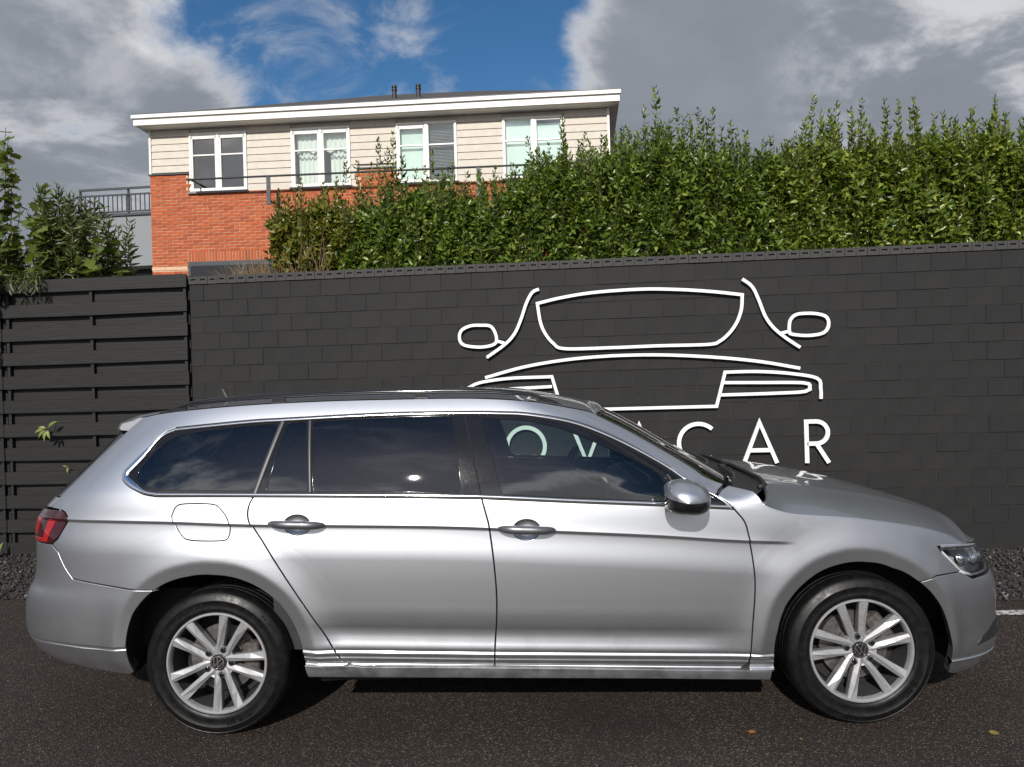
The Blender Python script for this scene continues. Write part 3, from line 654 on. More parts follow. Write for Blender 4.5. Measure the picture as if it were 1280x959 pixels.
    mb = MB(); mb.box(ex0, ex1, -0.24, 7.0, 6.850, 6.880, f); mb.build('soffit', 'white_paint', h)
    mb = MB(); mb.box(ex0 - 0.02, ex1 + 0.02, -0.275, -0.242, 6.856, 6.984, f); mb.box(ex0 - 0.02, ex0 + 0.015, -0.242, 7.0, 6.882, 6.984, f); mb.box(ex1 - 0.015, ex1 + 0.02, -0.242, 7.0, 6.882, 6.984, f)
    mb.build('fascia', 'white_paint', h)
    mb = MB(); mb.box(ex0 - 0.045, ex1 + 0.045, -0.315, -0.24, 6.988, 7.058, f); mb.build('gutter', 'white_paint', h)
    MB().box(ex0 - 0.05, ex1 + 0.05, -0.32, -0.23, 7.061, 7.073, f).build('roof_edge', 'dark_metal', h)
    V = [f(ex0, -0.26, 7.068), f(ex1, -0.26, 7.068), f(ex1, 8.0, 7.068), f(ex0, 8.0, 7.068), f(-3.4, 4.1, 9.02), f(-1.0, 4.1, 9.00)]
    MB().add(V, [(0, 1, 5, 4), (1, 2, 5), (2, 3, 4, 5), (3, 0, 4)]).build('roof', 'roof_tile', h)
    for t in (-2.665, -2.115):
        z = 7.97 + HZ(t)
        mb = MB(); mb.lathe([(0.05, -0.5), (0.05, 0.22), (0.062, 0.22), (0.062, 0.25), (0.045, 0.255), (0.045, 0.28), (0.06, 0.285), (0.055, 0.33), (0.0, 0.335)], 16, 'z', (t, 1.9, z)); auto_smooth(mb.build('flue_pipe', 'black_plastic', h))
    # handrail in front of the windows
    r = MB(); r.tube([f(-6.37, -0.35, 5.695), f(1.95, -0.35, 5.695)], 0.021, 8)
    for t in (-6.3, 1.9): r.bar(f(t, -0.35, 5.695), f(t, 0.05, 5.695), 0.03)
    rail = r.build('handrail', 'dark_metal', h)
    for t in (-4.68, -0.50):
        p = MB(); p.bar(f(t, -0.35, 5.685), f(t, -0.35, 5.13), 0.03, 0.075, (1, 0, 0)); p.bar(f(t, -0.32, 5.22), f(t, 0.02, 5.22), 0.03); p.bar(f(t + 0.06, -0.02, 5.55), f(t + 0.06, -0.02, 5.12), 0.03, 0.02); p.build('rail_post', 'dark_metal', rail)
    for t in (-6.95, -6.07, -5.25, -4.95): MB().box(t - 0.006, t + 0.006, -0.001, 0.012, 5.15, 5.20, f).build('weep_vent', 'underbody', h)
build_house()

def build_annex():
    A0 = 15.0
    h = thing('annex_building', 'flat grey rendered annex with roof terrace railing left of the brick house', 'building', (0, A0, 0), -ALPHA)
    MB().box(-10.4, -7.4, 0.0, 4.0, 4.35, 5.47).build('wall', 'grey_render', h)
    MB().box(-10.4, -7.4, 0.5, 4.0, 0.0, 4.35).build('porch_wall', 'interior_dark', h)
    MB().box(-10.44, -7.4, -0.04, 4.0, 5.472, 5.53).build('roof_edge', 'dark_metal', h)
    w = MB().box(-8.62, -8.2, 0.42, 0.5, 3.6, 4.25).build('window', 'dark_metal', h); MB().box(-8.58, -8.24, 0.41, 0.418, 3.64, 4.2).build('pane', 'blind_pale', w)
    r = thing('terrace_railing', 'thin grey metal railing with upright bars on the grey annex roof', 'railing', (0, A0, 0), -ALPHA)
    for z, hh in ((6.12, 0.045), (5.98, 0.03), (5.60, 0.03)): MB().box(-9.7, -7.42, 0.08, 0.12, z - hh / 2, z + hh / 2).build('rail', 'dark_metal', r)
    n = 21
    for i in range(n):
        t = -9.66 + i * 0.1085; MB().box(t - 0.008, t + 0.008, 0.09, 0.11, 5.615, 5.965).build('baluster', 'dark_metal', r)
    for t in (-9.7, -8.55, -7.44): MB().box(t - 0.02, t + 0.02, 0.121, 0.16, 5.53, 6.10).build('post', 'dark_metal', r)
build_annex()

# a low neighbouring roof just showing over the hedge
def build_far_roof():
    h = thing('neighbour_house', 'distant low tiled roof barely showing above the hedge', 'house', (16.2, 42, 0))
    MB().box(-6, 6, 0, 7, 0, 13.2).build('wall', 'brick', h)
    MB().add([(-6.4, -0.4, 13.2), (6.4, -0.4, 13.2), (6.4, 7.4, 13.2), (-6.4, 7.4, 13.2), (-3, 3.5, 14.75), (3, 3.5, 14.75)], [(0, 1, 5, 4), (1, 2, 5), (2, 3, 4, 5), (3, 0, 4), (0, 3, 2, 1)]).build('roof', 'mortar', h)
build_far_roof()

# ------------------------------------------------------------------ plants
TL = {
 'privet': (np.array([(0, 0, 0), (-0.5, 0.42, 0.16), (0.5, 0.42, 0.16), (0, 1, -0.10), (0, 0.45, 0.0)]), np.array([(0, 2, 4), (4, 2, 3), (3, 1, 4), (4, 1, 0)])),
 'lance': (np.array([(0, 0, 0), (-0.5, 0.35, 0.1), (0.5, 0.35, 0.1), (-0.38, 0.68, 0.02), (0.38, 0.68, 0.02), (0, 1, -0.25), (0, 0.35, 0), (0, 0.68, -0.06)]), np.array([(0, 2, 6), (0, 6, 1), (6, 2, 4), (6, 4, 7), (1, 6, 7), (1, 7, 3), (7, 4, 5), (3, 7, 5)])),
}
_lob = [(0, 0), (0.22, -0.10), (0.50, 0.02), (0.40, 0.22), (0.62, 0.42), (0.40, 0.52), (0.34, 0.78), (0.16, 0.74), (0, 1.0), (-0.16, 0.74), (-0.34, 0.78), (-0.40, 0.52), (-0.62, 0.42), (-0.40, 0.22), (-0.50, 0.02), (-0.22, -0.10)]
TL['lobed'] = (np.array([(0, 0.36, -0.06)] + [(x, y, 0.10 * abs(x) - 0.12 * max(0, y - 0.6)) for x, y in _lob]), np.array([(0, i + 1, (i + 1) % len(_lob) + 1) for i in range(len(_lob))]))
def unit(a): return a / np.maximum(np.linalg.norm(a, axis=-1, keepdims=True), 1e-9)
def leaf_mesh(name, kind, pos, d, up, ln, wd):
    T, F = TL[kind]; pos = np.asarray(pos); d = unit(np.asarray(d)); x = unit(np.cross(d, up)); n = np.cross(x, d)
    ln = np.broadcast_to(ln, len(pos)); wd = np.broadcast_to(wd, len(pos))
    V = pos[:, None] + T[None, :, 0:1] * (wd[:, None, None] * x[:, None]) + T[None, :, 1:2] * (ln[:, None, None] * d[:, None]) + T[None, :, 2:3] * (ln[:, None, None] * n[:, None])
    FF = F[None] + (np.arange(len(pos)) * len(T))[:, None, None]
    return arr_mesh(name, V.reshape(-1, 3), FF.reshape(-1, 3))
def stems_mesh(name, lines, r0, r1):
    V = []; F = []; k = 0
    for ln in lines:
        m = len(ln)
        for i, p in enumerate(ln):
            r = r0 + (r1 - r0) * i / (m - 1)
            for j in range(3): V.append((p[0] + r * math.cos(j * 2.094), p[1] + r * math.sin(j * 2.094), p[2]))
        for i in range(m - 1):
            for j in range(3): F.append((k + i * 3 + j, k + i * 3 + (j + 1) % 3, k + i * 3 + 3 + (j + 1) % 3, k + i * 3 + 3 + j))
        k += 3 * m
    return arr_mesh(name, V, F)
def shoot_leaves(lines, node, ln, wd, ang=(35, 70), start=0.0):
    P, D, U, LN, WD = [], [], [], [], []
    for li in lines:
        li = np.asarray(li); seg = np.linalg.norm(np.diff(li, axis=0), axis=1); tot = seg.sum(); cum = np.concatenate([[0], np.cumsum(seg)])
        n = int(tot / node); ph = rng.uniform(0, 6.28)
        for i in range(n):
            s = start + (tot - start) * (i + rng.uniform(0.2, 0.8)) / n; k = min(np.searchsorted(cum, s) - 1, len(seg) - 1); k = max(k, 0)
            p = li[k] + (li[k + 1] - li[k]) * ((s - cum[k]) / seg[k]); ax = (li[k + 1] - li[k]) / seg[k]
            top = s / tot
            for q in (0, 1):
                t = ph + i * 1.571 + q * math.pi + rng.normal(0, 0.25); a = R(rng.uniform(*ang)) * (1 - 0.35 * max(0, top - 0.8) / 0.2)
                rad = np.array([math.cos(t), math.sin(t), 0.0]); d = ax * math.cos(a) + rad * math.sin(a)
                P.append(p); D.append(d); U.append(ax * math.sin(a) - rad * math.cos(a) + rng.normal(0, 0.25, 3)); f = rng.uniform(0.65, 1.15) * (1 - 0.3 * max(0, top - 0.85) / 0.15)
                LN.append(ln * f); WD.append(wd * f)
    return np.array(P), np.array(D), -np.array(U), np.array(LN), np.array(WD)
def hedge(name, label, cat, t0, t1, top, mat, dens, extra=(), depth=(0.34, 1.25), base=2.05, ln=0.068, wd=0.031, node=0.030, thin=1.0):
    h = thing(name, label, cat, (0, WALL0, 0), -ALPHA, 'hedges above the wall' if 'hedge' in name else None); tt = np.array(top)
    lines = []
    n = int((t1 - t0) * (depth[1] - depth[0]) * dens)
    for i in range(n):
        t = rng.uniform(t0, t1); y = depth[0] + (depth[1] - depth[0]) * rng.uniform(0, 1) ** 1.35
        H = np.interp(t, tt[:, 0], tt[:, 1]) - rng.exponential(0.09) + 0.05 + (rng.exponential(0.09) if rng.random() < 0.4 else 0) - 0.10 * (1 - min(1, (y - depth[0]) / 0.25)) ** 2
        H += 0.07 * math.sin(t * 5.1) + 0.05 * math.sin(t * 11.7 + y * 4)
        front = y < depth[0] + 0.38
        b = base if front else max(base, H - rng.uniform(0.35, 0.9))
        if front and rng.random() < 0.62: H = base + (H - base) * rng.uniform(0.35, 1.0)
        if rng.random() > thin: continue
        k = 7; z = np.linspace(b, H, k); lx, ly = rng.normal(0, 0.07), rng.normal(0, 0.06) - (0.07 if front else 0)
        u = np.linspace(0, 1, k); w = rng.normal(0, 0.012, (k, 2))
        lines.append(np.stack([t + lx * u + w[:, 0], y + ly * u + w[:, 1], z], -1))
    for (t, z) in extra:
        zb = np.interp(t, tt[:, 0], tt[:, 1]) - 0.55; y = rng.uniform(depth[0] + 0.12, depth[0] + 0.45); u = np.linspace(0, 1, 7); lean = rng.normal(0, 0.04)
        lines.append(np.stack([t + lean * (u - 1) + rng.normal(0, 0.006, 7), y + 0 * u, zb + (z - zb) * u], -1))
    P, D, U, LN, WD = shoot_leaves(lines, node, ln, wd, (30, 85))
    D = D + rng.normal(0, 0.22, D.shape); U = U + rng.normal(0, 0.35, U.shape)
    # twigs filling the face and the top
    m = int((t1 - t0) * 6200 * thin); ft = rng.uniform(t0 - 0.03, t1 + 0.03, m); hh = np.interp(ft, tt[:, 0], tt[:, 1]) + 0.06 * np.sin(ft * 5.1) + 0.05 * np.sin(ft * 13.3 + 1) - 0.15
    cl = 0.5 + 0.5 * np.sin(ft * 17 + 3 * np.sin(ft * 5)) 
    fz = base + 0.35 + (hh - base - 0.35) * rng.uniform(0, 1, m) ** 0.8; lump = 0.07 * np.sin(ft * 13 + fz * 9) + 0.06 * np.sin(ft * 29 - fz * 17)
    fy = depth[0] - 0.06 + lump * 0.6 + rng.exponential(0.07, m) + 0.22 * np.clip((fz - hh + 0.25) / 0.25, 0, 1) ** 2
    keep = rng.random(m) < 0.55 + 0.45 * (lump < 0.03)
    P2 = np.stack([ft, fy, fz], 1)[keep]; k2 = len(P2); D2 = np.stack([rng.normal(0, 0.8, k2), rng.normal(-0.45, 0.5, k2), rng.normal(0.35, 0.6, k2)], 1); U2 = np.stack([rng.normal(0, 0.6, k2), rng.normal(-0.5, 0.5, k2), rng.normal(0.7, 0.4, k2)], 1)
    f2 = rng.uniform(0.7, 1.25, k2)
    P, D, U, LN, WD = np.concatenate([P, P2]), np.concatenate([D, D2]), np.concatenate([U, U2]), np.concatenate([LN, ln * f2]), np.concatenate([WD, wd * 1.1 * f2])
    mesh_obj('foliage', leaf_mesh('foliage', 'privet', P, D, U, LN, WD), mat, h, kind='stuff')
    mesh_obj('stems', stems_mesh('stems', lines, 0.006, 0.0018), 'bark', h, kind='stuff')
    # woody trunks down to the soil
    tr = MB(); k = max(2, int((t1 - t0) / 0.45))
    for i in range(k):
        t = t0 + (i + 0.5) * (t1 - t0) / k; y = (depth[0] + depth[1]) / 2 + rng.normal(0, 0.1)
        tr.tube([(t, y, 0.0), (t + rng.normal(0, 0.03), y, 1.1), (t + rng.normal(0, 0.08), y + rng.normal(0, 0.06), 2.2), (t + rng.normal(0, 0.1), y, 2.9)], [0.035, 0.028, 0.018, 0.008], 6)
    tr.build('trunk', 'bark', h, smooth=True)
    return h
HT = [(-0.2, 3.46), (0.06, 3.50), (0.22, 3.60), (0.54, 3.68), (0.86, 3.76), (1.1, 3.80), (1.56, 3.75), (1.94, 3.70), (2.32, 3.62), (2.55, 3.58), (2.85, 3.63), (3.0, 3.74), (3.6, 3.70), (3.9, 3.67), (4.3, 3.70), (4.9, 3.64), (6.0, 3.7)]
SH1 = [(1.385, 4.25), (1.298, 4.17), (1.79, 4.04), (1.697, 3.99), (1.544, 3.92), (1.95, 4.10), (2.111, 3.96), (0.92, 3.88), (1.0, 3.86), (1.45, 3.98), (0.75, 3.80), (2.2, 3.80), (1.86, 3.95)]
SH2 = [(2.963, 3.965), (3.072, 3.975), (3.0, 3.90), (3.16, 3.95), (3.255, 4.02), (3.33, 3.9), (3.435, 3.99), (3.58, 4.0), (3.50, 3.92), (3.699, 3.90), (3.793, 3.93), (4.16, 3.85), (4.02, 3.80), (4.461, 3.80), (4.3, 3.78), (4.773, 3.76), (4.62, 3.74), (2.75, 3.73), (2.6, 3.70)]
hedge('privet_hedge', 'tall dark green hedge with upright shoots directly right of the brick house', 'hedge', 0.05, 2.45, HT, 'leaf_hedge', 260, SH1)
hedge('privet_hedge', 'lighter green hedge with upright shoots above the wall at the far right', 'hedge', 2.40, 5.9, HT, 'leaf_hedge_light', 260, SH2)
hedge('privet_hedge', 'lower green hedge in front of the brick house between its middle windows', 'hedge', -1.62, 0.15, [(-1.7, 3.36), (-1.1, 3.40), (-0.6, 3.40), (-0.1, 3.44), (0.2, 3.5)], 'leaf_hedge', 230, [(-1.555, 3.77), (-1.162, 3.99), (-1.23, 3.85), (-1.10, 3.80), (-1.5, 3.62), (-0.7, 3.58), (-0.35, 3.6), (0.0, 3.66)])
hedge('garden_shrub', 'loose yellow green shrub above the wall in front of the bare brickwork', 'shrub', -2.30, -1.50, [(-2.4, 3.22), (-2.1, 3.36), (-1.8, 3.40), (-1.5, 3.40)], 'leaf_yellow', 250, [(-2.33, 3.33), (-2.2, 3.42)], base=2.3, thin=0.8)

def dry_grass():
    lines = []
    for i in range(420):
        c = rng.choice([0, 1]); t = rng.uniform(-2.72, -1.75); y = rng.uniform(0.24, 0.5); z0 = 2.3; z1 = 2.62 + rng.exponential(0.07) + (0.30 * rng.random() if t > -2.1 else 0.05 * rng.random())
        u = np.linspace(0, 1, 6); bx, by = rng.normal(0, 0.12), rng.normal(-0.03, 0.08)
        lines.append(np.stack([t + bx * u ** 2, y + by * u ** 2, z0 + (z1 - z0) * (u - 0.25 * abs(bx) * u ** 3 * 4)], -1))
    for t, z in ((-2.31, 3.25), (-2.19, 3.12), (-2.05, 3.2), (-1.97, 3.1), (-2.13, 2.98), (-1.9, 3.15)):
        u = np.linspace(0, 1, 6); lines.append(np.stack([t + 0.07 + (rng.normal(0, 0.08)) * (1 - u), 0.36 + 0 * u, 2.3 + (z - 2.3) * u], -1))
    mesh_obj('dry_grass', stems_mesh('dry_grass', lines, 0.0040, 0.0018), 'dry_stalk', kind='stuff', label='dry straw coloured grass and stalks behind the wall beside the shrub', cat='grass')
    o = bpy.data.objects['dry_grass']; o.location = (0, WALL0, 0); o.rotation_euler = (0, 0, -ALPHA)
dry_grass()

def left_plants():
    # climbing vine with lobed leaves
    v = thing('climbing_vine', 'climbing vine with lobed green leaves rising above the left end of the fence', 'vine', (0, WALL0, 0), -ALPHA)
    lines = []
    ends = [(-5.06, 4.22, 0.35), (-4.98, 4.1, 0.32), (-4.93, 3.9, 0.3), (-5.12, 3.75, 0.25), (-4.62, 3.62, 0.35), (-4.50, 3.5, 0.3), (-4.42, 3.40, 0.4), (-4.75, 3.3, 0.25), (-4.10, 3.05, 0.3), (-3.98, 2.92, 0.25), (-5.2, 3.4, 0.3), (-4.30, 3.2, 0.3), (-4.86, 3.5, 0.3), (-5.35, 3.9, 0.3), (-4.2, 2.85, 0.2)]
    for t, z, y in ends:
        u = np.linspace(0, 1, 9); t0 = t + rng.uniform(-0.35, 0.25); lines.append(np.stack([t0 + (t - t0) * u ** 1.3 + rng.normal(0, 0.015, 9), y + rng.normal(0, 0.02, 9), 2.2 + (z - 2.2) * u], -1))
    over = [np.array([(-4.95, 0.2, 2.6), (-4.9, 0.0, 2.70), (-4.85, -0.15, 2.62), (-4.80, -0.22, 2.5)]), np.array([(-5.2, 0.2, 2.6), (-5.1, 0.0, 2.72), (-5.0, -0.18, 2.6), (-4.9, -0.26, 2.42)]), np.array([(-5.3, 0.1, 2.6), (-5.15, -0.15, 2.75), (-5.05, -0.5, 2.62), (-4.98, -0.78, 2.42), (-4.97, -0.82, 2.3)])]
    for i in range(36):
        t = rng.uniform(-5.35, -3.86); z = np.interp(t, [-5.4, -4.95, -4.75, -4.5, -4.2, -3.85], [3.3, 3.4, 3.2, 3.5, 3.3, 3.0]) - rng.exponential(0.2); u = np.linspace(0, 1, 9)
        lines.append(np.stack([t + rng.normal(0, 0.10) * (1 - u) + rng.normal(0, 0.015, 9), rng.uniform(0.1, 0.5) + rng.normal(0, 0.02, 9), 2.2 + (max(z, 2.7) - 2.2) * u], -1))
    over.append(np.array([(-5.35, 0.1, 2.62), (-5.3, -0.3, 2.62), (-5.2, -0.65, 2.45), (-5.13, -0.9, 2.25), (-5.10, -0.98, 2.10)])); lines += over
    P, D, U, LN, WD = shoot_leaves(lines, 0.088, 0.108, 0.122, (50, 95), 0.15)
    D[:, 2] -= 0.45; D[:, 1] -= 0.2; U = np.stack([rng.normal(0, 0.5, len(P)), rng.normal(-0.7, 0.4, len(P)), rng.normal(0.8, 0.4, len(P))], 1)
    mesh_obj('foliage', leaf_mesh('foliage', 'lobed', P, D, U, LN, WD), 'leaf_vine', v, kind='stuff')
    mesh_obj('stems', stems_mesh('stems', lines, 0.008, 0.003), 'bark', v, kind='stuff')
    # shrub with long narrow leaves
    s = thing('narrow_leaf_shrub', 'dense shrub with long narrow leaves leaning over the fence top', 'shrub', (0, WALL0, 0), -ALPHA)
    lines = []
    for i in range(66):
        t = rng.uniform(-5.4, -3.90); ztop = np.interp(t, [-5.4, -4.9, -4.75, -4.5, -4.15, -3.9], [3.15, 3.05, 3.3, 3.62, 3.45, 3.15]) - rng.exponential(0.16)
        y = rng.uniform(0.15, 0.75); u = np.linspace(0, 1, 8); b = rng.normal(0, 0.12)
        lines.append(np.stack([t + b * (u - 0.5), y - 0.05 * u, 2.2 + (max(ztop, 2.6) - 2.2) * u], -1))
    lines.append(np.array([(-4.45, 0.3, 3.0), (-4.2, 0.2, 3.1), (-3.95, 0.1, 3.13)])); lines.append(np.array([(-4.4, 0.3, 3.05), (-4.15, 0.25, 3.2), (-3.98, 0.2, 3.22)]))
    for t in (-4.75, -4.62, -4.9, -4.5): lines.append(np.array([(t, 0.15, 2.62), (t + 0.05, -0.02, 2.68), (t + 0.09, -0.10, 2.58), (t + 0.10, -0.12, 2.50)]))
    P, D, U, LN, WD = shoot_leaves(lines, 0.034, 0.115, 0.026, (40, 85), 0.1)
    D[:, 2] -= 0.15; U = U + rng.normal(0, 0.5, U.shape) + np.array([0, -0.5, 0.4])
    mesh_obj('foliage', leaf_mesh('foliage', 'lance', P, D, U, LN, WD), 'leaf_lance', s, kind='stuff')
    mesh_obj('stems', stems_mesh('stems', lines, 0.007, 0.003), 'bark', s, kind='stuff')
    tr = MB()
    for t in (-5.0, -4.6, -4.3): tr.tube([(t, 0.4, 0), (t + 0.05, 0.42, 1.2), (t - 0.03, 0.4, 2.3), (t, 0.4, 2.8)], [0.03, 0.025, 0.018, 0.01], 6)
    tr.build('trunk', 'bark', s, smooth=True)
    # sprigs poking through the boards
    g = thing('leaf_sprig', 'bright green sprig of several leaves poking through the dark fence', 'leaves', (0, WALL0, 0), -ALPHA, 'sprigs in the fence')
    c = np.array([-4.335, -0.10, 1.205]); dirs = np.array([(-0.9, -0.25, -0.25), (-0.75, -0.3, -0.75), (-0.2, -0.3, -1.0), (0.35, -0.3, -0.9), (0.75, -0.2, 0.55), (-0.5, -0.2, 0.1)]); n = len(dirs)
    mesh_obj('leaf', leaf_mesh('leaf', 'lance', np.repeat(c[None], n, 0) + dirs * 0.02, dirs, np.tile([0.1, -1.0, 0.5], (n, 1)), np.array([0.11, 0.10, 0.10, 0.085, 0.10, 0.07]), 0.030), 'leaf_bright', g)
    MB().tube([(-4.29, 0.05, 1.26), (-4.31, -0.04, 1.25), tuple(c)], 0.003, 5).build('stem', 'leaf_bright', g)
    g = thing('leaf_sprig', 'tiny green leaf tip showing between fence boards below the larger sprig', 'leaves', (0, WALL0, 0), -ALPHA, 'sprigs in the fence')
    mesh_obj('leaf', leaf_mesh('leaf', 'lance', np.array([(-4.20, -0.02, 0.83), (-4.20, -0.02, 0.83)]), np.array([(-0.4, -0.4, 0.3), (0.1, -0.5, -0.8)]), np.array([(0, -1, 0.5)] * 2), np.array([0.05, 0.055]), 0.018), 'leaf_bright', g)
    g = thing('weed', 'small yellowing weed in the gravel at the foot of the fence', 'weed', (0, WALL0, 0), -ALPHA)
    c = np.array([-4.86, -0.12, 0.02]); dirs = np.array([(-0.7, -0.2, 0.6), (0.6, -0.3, 0.7), (0.1, -0.6, 0.5), (0.3, 0.1, 0.9), (-0.3, -0.3, 0.9)])
    mesh_obj('leaf', leaf_mesh('leaf', 'privet', np.repeat(c[None], 5, 0), dirs, np.tile([0.2, -1, 0.6], (5, 1)), np.array([0.10, 0.09, 0.07, 0.14, 0.11]), 0.05), 'leaf_bright', g)
left_plants()

def fallen_leaves():
    for (x, y, a, mat, lab, sz) in ((0.956, 2.979, 0.3, 'leaf_orange', 'small orange fallen leaf on the asphalt below the front door', 0.035), (1.937, 2.910, 1.1, 'leaf_fallen', 'pale yellow fallen leaf on the asphalt right of the front wheel', 0.040), (1.149, 2.908, 2.0, 'leaf_fallen', 'tiny pale leaf scrap on the asphalt below the front wheel', 0.016)):
        me = leaf_mesh('fallen_leaf', 'lobed' if sz > 0.02 else 'privet', np.array([(0, 0, 0.004)]), np.array([(math.cos(a), math.sin(a), 0.03)]), np.array([(0, 0.05, 1.0)]), np.array([sz]), np.array([sz * 0.8]))
        o = mesh_obj('fallen_leaf', me, mat, None, (x, y, 0.003), label=lab, cat='leaf', group='fallen leaves on the asphalt')
fallen_leaves()

# ------------------------------------------------------------------ car body surface
# The body skin is one smooth surface P(s, z): s runs along the flank (forward +) and on round the corners to the
# centre line, z is height. Panels are outlines on that skin. Near (right-hand) flank is y < 0.
def catm(xs, ys):
    xs = np.array(xs, float); ys = np.array(ys, float); m = np.gradient(ys, xs); h = np.diff(xs); n = len(xs)
    def f(x):
        x = np.asarray(x, float); k = np.clip(np.searchsorted(xs, x) - 1, 0, n - 2); t = (x - xs[k]) / h[k]; tc = np.clip(t, 0, 1)
        y = (1 + 2 * tc) * (1 - tc) ** 2 * ys[k] + tc * (1 - tc) ** 2 * h[k] * m[k] + tc * tc * (3 - 2 * tc) * ys[k + 1] + tc * tc * (tc - 1) * h[k] * m[k + 1]
        return y + np.where(t < 0, t * h[k] * m[k], 0) + np.where(t > 1, (t - 1) * h[k] * m[k + 1], 0)
    return f
def sst(a, b, x):
    t = np.clip((np.asarray(x, float) - a) / (b - a), 0, 1); return t * t * (3 - 2 * t)
HALF = catm([.0, .12, .24, .36, .5, .6, .7, .8, .88, .95, 1.0, 1.05, 1.10, 1.15, 1.2, 1.25, 1.3, 1.35, 1.40, 1.45, 1.5],
            [.80, .85, .880, .898, .907, .912, .915, .914, .910, .902, .893, .878, .861, .843, .824, .803, .780, .755, .727, .695, .66])
REAR = catm([.15, .2, .25, .3, .34, .38, .42, .46, .5, .55, .6, .65, .7, .8, .9, .95, 1.0, 1.05, 1.1, 1.2, 1.3, 1.4, 1.5],
            [1.98, 2.11, 2.211, 2.295, 2.343, 2.367, 2.379, 2.3826, 2.382, 2.3777, 2.363, 2.336, 2.323, 2.318, 2.316, 2.304, 2.262, 2.215, 2.167, 2.072, 1.98, 1.888, 1.79])
FRONT = catm([.14, .18, .22, .26, .30, .34, .42, .48, .55, .6, .65, .7, .8, .9, 1.0, 1.1],
             [2.04, 2.09, 2.113, 2.126, 2.1285, 2.1224, 2.120, 2.123, 2.110, 2.088, 2.063, 2.036, 1.98, 1.90, 1.82, 1.75])
SCREEN = catm([.9, .95, 1.0, 1.05, 1.1, 1.15, 1.2, 1.25, 1.3, 1.35, 1.38, 1.42, 1.46, 1.5], [1.424, 1.34, 1.256, 1.1716, 1.0873, 1.0029, .9186, .836, .7485, .653, .580, .46, .31, .13])
XC = -.3
def SE(s, z, xc, ar, af, nr, nf, w, br, bf):
    t = s - xc; a = np.where(t < 0, ar, af); n = np.where(t < 0, nr, nf); b = np.where(t < 0, br, bf); sg = np.where(t < 0, -1., 1.); p = np.abs(t) / a
    qx = np.minimum(p, 1.); qy = np.maximum(np.where(p <= 1, 1., 1 - (np.abs(t) - a) / w), 0)
    k = (qx ** n + qy ** n) ** (-1 / n); yy = qy * k
    return np.stack([xc + sg * (a * qx * k + b * (1 - yy * yy)), -w * yy, z + 0 * s], -1)
LERP = lambda p: (lambda s: np.interp(s, [q[0] for q in p], [q[1] for q in p]))
CREASE = catm([-2.3, -1.85, -1.58, -1.25, -.87, -.36, .14, .53, .91, 1.10, 1.3], [.953, .949, .942, .9255, .9139, .896, .8645, .8385, .807, .797, .79])
MOULD = LERP([(-1.3, .370), (-1.01, .3616), (-.18, .3337), (.913, .3033), (1.2, .296)])
LOWER = catm([-.20, -.125, -.105, -.065, -.0585, -.055, -.034, -.0285, -.025, -.021, -.016, -.010, -.005, .001, .007, .0105, .014, .018, .024, .034, .06, .085, .105, .13, .17, .24],
             [-.03, -.015, -.007, -.0005, -.001, -.008, -.0055, -.0042, -.0022, -.0024, -.0042, -.0025, .0028, .0042, .0028, -.0006, -.0022, .0002, .0010, -.0008, -.0080, -.0120, -.0115, -.0060, -.001, .0])
AR_R = [(-5, .383), (7.7, .3817), (25, .383), (41, .386), (54.8, .385), (70.8, .3855), (89.3, .3868), (107.7, .3997), (124.8, .4211), (137.8, .4349), (150.4, .4457), (170.5, .4414), (190, .440)]
AR_F = [(-12, .575), (-2.2, .559), (11.1, .5192), (26.1, .4738), (42.1, .4292), (61.4, .3926), (81.7, .3796), (101, .3786), (116.5, .3807), (131.9, .3783), (147.2, .3766), (163.8, .3657), (182, .3675), (195, .37)]
FLARE = catm([-.06, -.02, 0, .02, .036, .047, .054, .060, .067, .078, .10, .13, .17, .22], [-.012, -.0030, .0012, .0052, .0084, .0108, .0122, .0128, .0127, .0116, .0088, .0050, .0015, 0])
def arch_r(tab, x, z, cx):
    th = np.degrees(np.arctan2(z - .32, x - cx)); th = np.where(th < -90, th + 360, th); return np.interp(th, [a for a, b in tab], [b for a, b in tab])
WX = 1.3885
